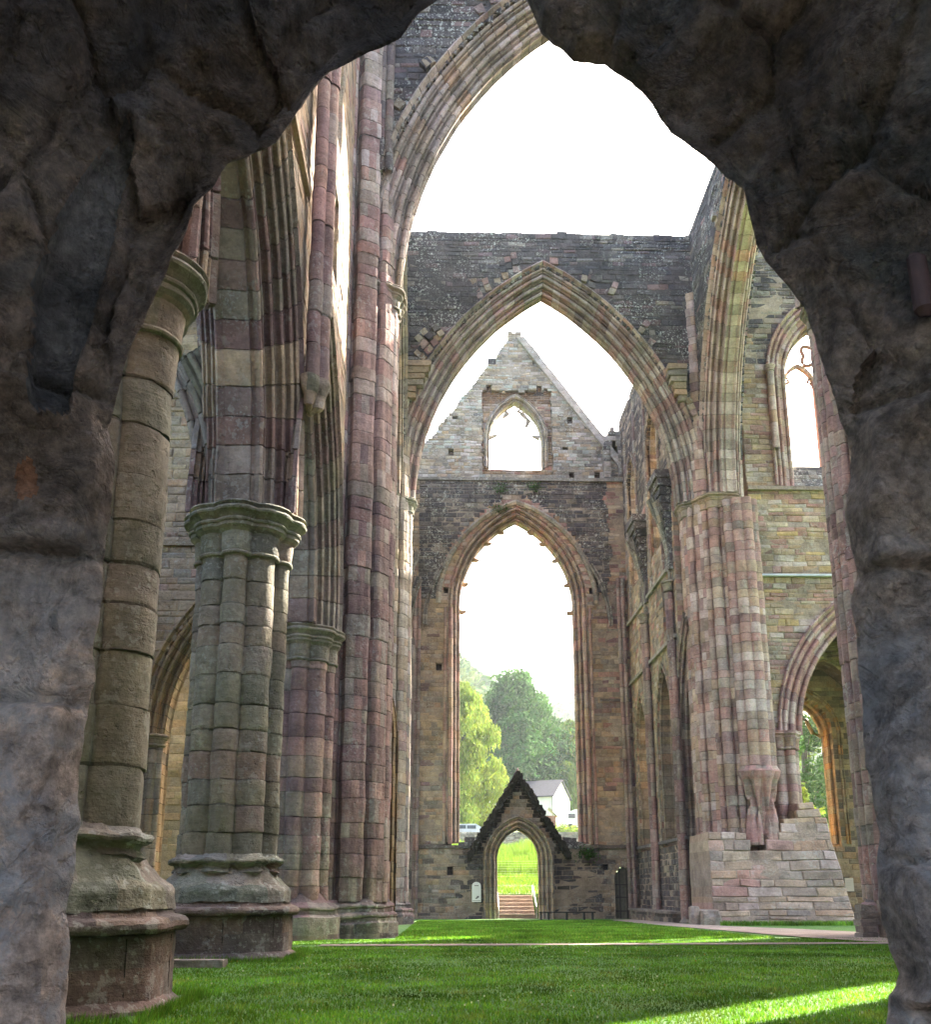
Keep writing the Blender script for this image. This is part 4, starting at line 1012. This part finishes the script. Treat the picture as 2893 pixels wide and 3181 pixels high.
for x in (13.4, 16.4):
    b = MB(); b.tube([(x, 102.15, vz+.33), (x, 102.4, vz+.33)], .33, W1, 16); b.build('wheel', M_blk, t)
t = thing('parked_car', 'pale blue grey parked car behind the boundary wall at the left of the window', 'car', (2.2, 89, 6))
cz = land(2, 90)+.1; pr = [(0, .3), (0, .8), (.5, .95), (1.1, 1.4), (2.7, 1.42), (3.4, 1.0), (4.1, .85), (4.2, .3)]
b = MB()
for y in (89, 90.6): b.v += [(.4+x, y, cz+z) for x, z in pr]
k = len(pr); b.f = [tuple(range(k)), tuple(range(2*k-1, k-1, -1))] + [(i, (i+1) % k, k+(i+1) % k, k+i) for i in range(k)]; b.c = [W1]*len(b.f); b.build('body', simple('car_paint', (.35, .42, .5), .3), t, 0)
b = MB(); b.box((1.3, 88.97, cz+.98), (2.2, 89, cz+1.3), W1); b.box((2.3, 88.97, cz+.98), (3.1, 89, cz+1.28), W1); b.build('window', M_glass, t, 0)
for x in (1.1, 3.8):
    b = MB(); b.tube([(x, 88.95, cz+.3), (x, 89.2, cz+.3)], .3, W1, 14); b.build('wheel', M_blk, t)
b = MB(); b.box((-14, 88.5, cz-.9), (7, 92, cz), W1); tag(b.build('road', simple('tarmac', (.08, .08, .08)), None), 'road behind the boundary wall', 'road', kind='structure')
t = thing('street_lamp', 'old style lamp on a thin post beside the cottage', 'street lamp', (9.6, 108, 8))
lzz = land(9.6, 108)
b = MB(); b.tube([(9.6, 108, lzz), (9.6, 108, lzz+3.2)], .05, W1, 6); b.build('post', M_iron, t)
b = MB(); b.tube([(9.6, 108, lzz+3.2), (9.6, 108, lzz+3.6), (9.6, 108, lzz+3.8)], [.1, .2, .02], W1, 6); b.build('lantern', M_glass, t)

# ------------------------------------------------------------------ trees
M_bark = simple('bark', (.11, .09, .07), .9, 6, .05)
def tree(name, label, x, y, h, r, col, blobs=9, leaves=9000, ls=.28, droop=0, cz0=.3, z0=None, group='trees beyond the ruin'):
    g = land(x, y)-.3 if z0 is None else z0
    t = thing(name, label, 'tree', (x, y, g), group)
    b = MB(); b.tube([(x, y, g), (x+rnd(-.1, .1), y, g+h*.3), (x+rnd(-.3, .3), y, g+h*.6), (x, y, g+h*.85)], [h*.025, h*.018, h*.011, h*.004], W1, 9)
    cs = []
    for k in range(blobs):
        a = k*2.4+rnd(-.3, .3); f = (k+.5)/blobs; zz = g + h*(cz0+(1-cz0)*f*.92)
        rr = r*(math.sin(math.pi*min(1, .18+f*.85))**.6)*.62; cx, cy = x+rr*math.cos(a), y+rr*math.sin(a)
        br = r*rnd(.34, .52)*(1.05-.35*f); cs.append((cx, cy, zz, br))
        b.tube([(x, y, g+h*max(.15, cz0*.6+.4*f)), ((x+cx)/2, (y+cy)/2, (zz+g+h*cz0)/2+.3), (cx, cy, zz)], [h*.009, h*.005, h*.002], W1, 6)
    b.build('trunk', M_bark, t)
    b = MB(); cf = {c: rnd(.72, 1.35) for c in cs}
    for k in range(leaves):
        cx, cy, cz, br = random.choice(cs)
        d = Vector((random.gauss(0, 1), random.gauss(0, 1), random.gauss(0, 1))).normalized()*(random.random()**.35)
        q = noise.noise(Vector((cx, cy, cz))+d*1.8)
        p = Vector((cx, cy, cz)) + Vector((d.x*br, d.y*br, d.z*br*.85))*(1+.45*q)
        if droop: p.z -= droop*abs(d.x*d.x+d.y*d.y)*br*rnd(.3, 1.5)
        if noise.noise(p*.8) < -.30: continue
        a = Vector((rnd(-1, 1), rnd(-1, 1), rnd(-1, 1)-(1.6 if droop else 0))).normalized()*ls*rnd(.6, 1.3); c_ = a.orthogonal().normalized()*ls*rnd(.3, .6)
        gg = rnd(.7, 1.3)*cf[(cx, cy, cz, br)]
        b.quad([tuple(p-a), tuple(p+c_), tuple(p+a), tuple(p-c_)], (gg*rnd(.85, 1.2), gg, gg*.9))
    b.build('crown', col, t, 0)
    return t
L_birch = leaf_mat('birch_leaf', (.19, .25, .06), .45); L_dark = leaf_mat('dark_leaf', (.05, .11, .035), .25); L_mid = leaf_mat('mid_leaf', (.13, .19, .05), .4); L_hedge = leaf_mat('hedge_leaf', (.09, .14, .035), .3)
tree('birch_tree', 'weeping yellow green birch at the left inside the tall window', 2.3, 96, 16, 4.5, L_birch, 20, 42000, .2, .8, .08)
tree('dark_tree', 'large dark green tree behind the gabled doorway peak', 9.6, 128, 19.5, 8.2, L_dark, 26, 42000, .34, 0, .05)
tree('light_tree', 'paler yellow green tree behind the cottage at the right inside the window', 17.0, 129, 13, 5.6, L_mid, 18, 24000, .3, .3, .06)
tree('round_bush', 'rounded hedge bush between the birch and the doorway peak', 8.4, 112, 4.6, 2.2, L_hedge, 8, 6000, .16, 0, .2)
tree('hill_tree', 'pale hillside tree rising behind the birch', 3, 165, 19, 9, L_mid, 18, 22000, .42, 0, .05)
tree('hill_tree', 'dim green tree filling the gap right of the dark tree', 21, 150, 12, 7, L_dark, 16, 16000, .4, 0, .05)
for k, (x, y, h, r, m_) in enumerate(((23.5, 66, 14, 4.2, L_dark), (27.0, 72, 15, 4.5, L_mid), (20.5, 60, 8, 3.0, L_birch))):
    tree('aisle_tree', ['dark leafy tree outside the aisle window', 'light green tree furthest behind the aisle window', 'low yellow green tree nearest the aisle window'][k], x, y, h, r, m_, 12, 14000, .2, 0, .08)
for x in (10.6, 12.2, 17.5):
    pass
b = MB()
for k in range(2200):
    x = rnd(10.0, 15.5); y = rnd(98, 99); z = land(x, 98)+abs(random.gauss(0, .35)); p = Vector((x, y, z)); a = Vector((rnd(-1, 1), rnd(-1, 1), rnd(-1, 1)))*.18; c_ = a.orthogonal()*.6
    b.quad([tuple(p-a), tuple(p+c_), tuple(p+a)], (rnd(.7, 1.4),)*3)
tag(b.build('garden_plants', L_birch, None, 0), 'pale shrubs and flowers in front of the hut and van', 'shrubs', kind='stuff')
# wooded hills: masses of crowns
b = MB()
for k in range(3600):
    y = rnd(190, 640); x = rnd(-140, 200)*(y/400)**.3
    if not -.12 < x/y < .55 and random.random() < .5: continue
    z = land(x, y); r = rnd(4, 8); n0 = len(b.v); g = rnd(.6, 1.5); c = (g*rnd(.9, 1.5), g, g*.8)
    for q in range(60):
        d = Vector((random.gauss(0, 1), random.gauss(0, 1), abs(random.gauss(0, 1)))).normalized(); p = Vector((x, y, z+r*.5)) + Vector((d.x*r, d.y*r, d.z*r*1.1))*rnd(.75, 1.05)
        a = Vector((rnd(-1, 1), rnd(-1, 1), rnd(-.6, .6))).normalized()*r*.22; c_ = a.orthogonal().normalized()*r*.18
        f = rnd(.8, 1.2); b.quad([tuple(p-a), tuple(p+c_), tuple(p+a), tuple(p-c_)], (c[0]*f, c[1]*f, c[2]*f))
tag(b.build('wooded_hillside', M_hill, None, 0), 'distant wooded hills fading into the pale air', 'woods', kind='stuff')

# ------------------------------------------------------------------ the dark doorway the camera looks through
def gp(px, py, d):                          # direction of a traced outline point laid on the doorway plane y = d
    th, yw = R(14.0), R(1.39); a = (px-916.5)/1916.; c = -(py-1277.)/1916.
    F = Vector((math.sin(yw)*math.cos(th), math.cos(yw)*math.cos(th), math.sin(th))); Rr = Vector((math.cos(yw), -math.sin(yw), 0)); U = Rr.cross(F)
    r = F + Rr*a + U*c; k = d/r.y; return Vector((r.x*k, .92 + r.z*k))
OUT = [(126,2330),(126,2150),(128,2015),(133,1940),(136,1860),(132,1790),(150,1700),(158,1620),(156,1560),(165,1480),(172,1400),(186,1340),(180,1290),(195,1220),(200,1180),(205,1110),(217,1040),(225,960),(222,890),(214,845),(225,800),(245,740),(255,700),(285,630),(310,570),(340,510),(365,460),(385,400),(415,370),(448,322),(500,302),(545,280),(580,230),(615,180),(650,140),(700,112),(750,92),(790,72),(825,25),(880,-15),(950,-45),(1010,-35),(1040,0),(1052,28),(1066,62),(1092,88),(1110,97),(1130,119),(1150,122),(1190,126),(1240,157),(1283,200),(1300,232),(1320,260),(1350,280),(1400,318),(1432,350),(1464,372),(1475,420),(1490,480),(1510,515),(1550,560),(1580,600),(1600,650),(1620,720),(1645,790),(1662,850),(1672,900),(1670,960),(1665,1020),(1680,1090),(1688,1130),(1676,1180),(1685,1260),(1692,1330),(1696,1400),(1700,1500),(1722,1590),(1736,1640),(1728,1700),(1727,1760),(1735,1810),(1750,1860),(1768,1915),(1762,1940),(1748,1960),(1744,2015),(1744,2150),(1744,2330)]
D0 = 1.9
pts = [gp(x, y, D0) for x, y in OUT]
fine = []
for a, c in zip(pts, pts[1:]):
    n = max(2, int((c-a).length/.009))
    for k in range(n): fine.append(a.lerp(c, k/n))
fine.append(pts[-1])
C0 = Vector((.07, 1.25))                    # outward directions: smooth, from a centre line
def outward(p):
    if p.y < 1.25: d = Vector((1 if p.x > .07 else -1, 0))
    else: d = (p-C0).normalized()
    return d
def smooth(l, n):
    for _ in range(n): l = [l[0]] + [((l[i-1]+l[i]*2+l[i+1])/4) for i in range(1, len(l)-1)] + [l[-1]]
    return l
dirs = smooth([outward(p) for p in fine], 40); dirs = [d.normalized() for d in dirs]
# profile across the jamb: (outward offset, depth)  back skin -> edge -> splayed reveal towards the camera -> inner wall face
CR = [(1.9, 2.45), (1.2, 2.38), (.7, 2.28), (.36, 2.16), (.16, 2.05), (.05, 1.96), (.012, 1.92), (0, 1.90), (.008, 1.885), (.03, 1.86), (.07, 1.83), (.13, 1.79), (.2, 1.74), (.28, 1.68), (.38, 1.6), (.5, 1.5), (.7, 1.36), (1.0, 1.2), (1.5, 1.0), (2.2, .7)]
cr2 = []
for (a, c), (a2, c2) in zip(CR, CR[1:]):
    n = max(2, int(math.hypot(a2-a, c2-c)/.009))
    n = min(n, 15)
    for k in range(n): cr2.append((a+(a2-a)*k/n, c+(c2-c)*k/n))
cr2.append(CR[-1])
def crack(z, zs, wd): return math.exp(-((z-zs)/wd)**2)
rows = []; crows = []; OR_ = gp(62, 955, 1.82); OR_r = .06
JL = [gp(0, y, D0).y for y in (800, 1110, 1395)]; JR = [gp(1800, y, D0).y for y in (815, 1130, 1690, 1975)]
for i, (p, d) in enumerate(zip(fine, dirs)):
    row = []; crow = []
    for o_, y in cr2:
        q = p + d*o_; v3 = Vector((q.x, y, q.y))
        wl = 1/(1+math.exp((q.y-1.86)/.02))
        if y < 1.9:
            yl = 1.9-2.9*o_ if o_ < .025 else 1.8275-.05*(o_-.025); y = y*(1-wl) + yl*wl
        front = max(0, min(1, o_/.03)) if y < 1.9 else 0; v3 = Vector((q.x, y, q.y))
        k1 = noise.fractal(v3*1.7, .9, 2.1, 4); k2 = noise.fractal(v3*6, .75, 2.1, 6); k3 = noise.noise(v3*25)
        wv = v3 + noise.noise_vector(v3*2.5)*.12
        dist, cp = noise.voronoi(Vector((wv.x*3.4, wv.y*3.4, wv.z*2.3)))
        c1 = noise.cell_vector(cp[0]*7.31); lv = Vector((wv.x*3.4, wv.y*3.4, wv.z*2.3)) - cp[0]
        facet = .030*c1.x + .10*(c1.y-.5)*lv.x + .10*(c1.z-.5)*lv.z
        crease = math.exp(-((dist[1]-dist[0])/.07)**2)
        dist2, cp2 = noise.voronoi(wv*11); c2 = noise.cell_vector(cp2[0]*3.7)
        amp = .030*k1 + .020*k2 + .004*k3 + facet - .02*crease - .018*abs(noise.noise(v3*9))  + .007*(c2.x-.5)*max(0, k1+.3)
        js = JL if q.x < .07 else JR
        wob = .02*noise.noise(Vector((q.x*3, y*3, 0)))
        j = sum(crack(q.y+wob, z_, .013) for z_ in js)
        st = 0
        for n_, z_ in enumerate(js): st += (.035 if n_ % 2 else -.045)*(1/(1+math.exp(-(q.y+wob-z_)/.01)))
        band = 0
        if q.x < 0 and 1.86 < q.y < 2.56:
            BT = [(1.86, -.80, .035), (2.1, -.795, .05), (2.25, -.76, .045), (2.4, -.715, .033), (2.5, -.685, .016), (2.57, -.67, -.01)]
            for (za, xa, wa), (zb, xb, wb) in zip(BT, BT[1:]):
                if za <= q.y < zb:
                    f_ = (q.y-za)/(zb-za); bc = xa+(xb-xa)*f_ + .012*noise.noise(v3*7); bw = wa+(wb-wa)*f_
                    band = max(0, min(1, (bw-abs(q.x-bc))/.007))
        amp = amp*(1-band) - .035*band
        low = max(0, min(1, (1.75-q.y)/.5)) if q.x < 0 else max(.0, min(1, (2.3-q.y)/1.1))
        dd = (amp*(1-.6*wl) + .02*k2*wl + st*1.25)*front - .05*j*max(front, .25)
        tn = .6+.8*(c1.x+.5); cc = (.6, .7, .84) if band > .5 else ((.66*tn+2.5*low, .60*tn+2.38*low, .565*tn+2.3*low))  # lower jambs brightened in the colour to stand for light falling there
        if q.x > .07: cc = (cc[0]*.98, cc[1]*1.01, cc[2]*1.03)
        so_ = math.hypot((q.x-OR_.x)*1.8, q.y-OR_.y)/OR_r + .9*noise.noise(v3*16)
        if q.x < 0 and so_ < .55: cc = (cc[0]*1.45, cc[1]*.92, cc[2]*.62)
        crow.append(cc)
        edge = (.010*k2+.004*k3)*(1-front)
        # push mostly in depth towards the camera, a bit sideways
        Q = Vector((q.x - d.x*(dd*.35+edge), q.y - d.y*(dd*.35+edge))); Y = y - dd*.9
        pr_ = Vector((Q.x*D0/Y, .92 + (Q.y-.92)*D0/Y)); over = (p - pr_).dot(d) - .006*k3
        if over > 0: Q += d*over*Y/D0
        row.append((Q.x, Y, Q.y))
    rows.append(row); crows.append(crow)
def rock_mat():
    m, t, p = mat('dark_weathered_stone'); v = coords(t)
    n0 = nz(t, v, 1.3, 6, .65, .8); n1 = nz(t, v, 3.2, 8, .68, .6)
    c = rmp(t, n0, [(.32, (.05, .053, .062)), (.44, (.10, .087, .082)), (.55, (.165, .132, .112)), (.64, (.085, .088, .09)), (.76, (.19, .185, .175))])
    c = mix(t, c, rmp(t, n1, [(.3, .45), (.5, 1.0), (.72, 1.6)]), 1.0, 'MULTIPLY')
    c = mix(t, c, rmp(t, nz(t, v, 30, 6, .75), [(.3, .4), (.5, 1.0), (.7, 1.75)]), 1.0, 'MULTIPLY')
    at_ = t.nodes.new('ShaderNodeAttribute'); at_.attribute_name = 'Col'; c = mix(t, c, at_.outputs['Color'], 1.0, 'MULTIPLY')
    sp = nt_sep(t)
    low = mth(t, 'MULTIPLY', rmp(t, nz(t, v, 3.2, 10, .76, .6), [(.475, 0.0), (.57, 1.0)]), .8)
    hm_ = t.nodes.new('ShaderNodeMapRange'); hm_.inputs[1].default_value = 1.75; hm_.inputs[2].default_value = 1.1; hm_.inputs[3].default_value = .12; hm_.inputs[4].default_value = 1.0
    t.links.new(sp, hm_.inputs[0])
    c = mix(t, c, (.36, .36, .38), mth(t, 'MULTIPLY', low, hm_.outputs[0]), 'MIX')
    t.links.new(c, p.inputs['Base Color']); p.inputs['Roughness'].default_value = .85; p.inputs['Specular IOR Level'].default_value = .3
    h = mth(t, 'ADD', mth(t, 'MULTIPLY', nz(t, v, 9, 10, .72), 1.2), mth(t, 'MULTIPLY', nz(t, v, 60, 6, .7), .25))
    h = mth(t, 'ADD', h, mth(t, 'MULTIPLY', rmp(t, nz(t, v, 4.5, 9, .62, 1.2), [(.46, 1.0), (.495, 0.0), (.53, 1.0)]), .22))
    h = mth(t, 'ADD', h, mth(t, 'MULTIPLY', rmp(t, nz(t, v, 26, 3, .5), [(.35, 0.0), (.45, 1.0)]), .25))
    h = mth(t, 'SUBTRACT', h, mth(t, 'MULTIPLY', ridge(t, v, 4.5), .14))
    t.links.new(bump(t, h, .06), p.inputs['Normal']); return m
def ridge(t, v, sc, det=8):
    n = t.nodes.new('ShaderNodeTexNoise'); n.noise_type = 'RIDGED_MULTIFRACTAL'; n.inputs['Scale'].default_value = sc
    n.inputs['Detail'].default_value = det; n.inputs['Roughness'].default_value = .7; n.inputs['Lacunarity'].default_value = 2.1
    t.links.new(v, n.inputs['Vector']); return n.outputs['Fac']
def nt_sep(t):
    g = t.nodes.new('ShaderNodeTexCoord'); s_ = t.nodes.new('ShaderNodeSeparateXYZ'); t.links.new(g.outputs['Object'], s_.inputs[0]); return s_.outputs[2]
M_rock = rock_mat()
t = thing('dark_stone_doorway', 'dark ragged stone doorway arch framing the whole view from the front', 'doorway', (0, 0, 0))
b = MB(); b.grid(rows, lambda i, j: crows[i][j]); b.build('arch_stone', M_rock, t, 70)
def near_pt(px, py):
    g_ = gp(px, py, 1.0); best = None
    for r_ in rows:
        for x, y, z in r_:
            if y > 1.9: continue
            e = (x/y-g_.x)**2 + ((z-.92)/y-(g_.y-.92))**2
            if best is None or e < best[0]: best = (e, x, y, z)
    return best[1:]
pa, pb = near_pt(1796, 515), near_pt(1800, 635); yy = min(pa[1], pb[1])
b = MB(); b.tube([(pa[0], yy-.005, pa[2]+.012), (pa[0], yy-.01, pa[2]), (pb[0], yy-.018, pb[2]), (pb[0], yy-.012, pb[2]-.012)], [.010, .019, .021, .012], W1, 12); b.erode(.004, 20)
b.build('iron_peg', simple('rusty_iron', (.05, .025, .025), .7, 30, .003), t)
# unseen passage behind the camera, added to darken the top of the doorway
t = thing('passage', 'unseen dark stone walls and ceiling added behind the viewpoint to shade the doorway', 'passage', (0, -2, 0))
b = MB(); dk = (.08, .075, .07)
b.box((-3.6, -2.3, 3.15), (3.7, .6, 3.6), dk); b.box((-4, -2.3, -.3), (-3.6, -.6, 3.6), dk); b.box((3.7, -2.3, -.3), (4.1, -.6, 3.6), dk)
b.build('walls', M_rub, t)
b = MB(); b.box((-14, -14, -.3), (14, 2.9, .0), (.22, .2, .18)); tag(b.build('passage_floor', M_rub, None), 'wide stone floor behind the viewpoint, spread to stop green bounce on the doorway', 'floor', kind='structure')  # floor spread wide out of view to keep green bounce off the doorway

# ------------------------------------------------------------------ air
m, tt_, p_ = mat('haze'); tt_.nodes.remove(p_)
v_ = tt_.nodes.new('ShaderNodeVolumePrincipled'); v_.inputs['Color'].default_value = (.82, .9, 1, 1); v_.inputs['Density'].default_value = HAZE; v_.inputs['Anisotropy'].default_value = .3
tt_.links.new(v_.outputs[0], tt_.nodes['Material Output'].inputs['Volume'])
b = MB(); b.box((-440, -80, -8), (440, 780, 150), W1); tag(b.build('haze', m, None, 0), 'pale air between the ruin and the hills', 'haze', kind='stuff')
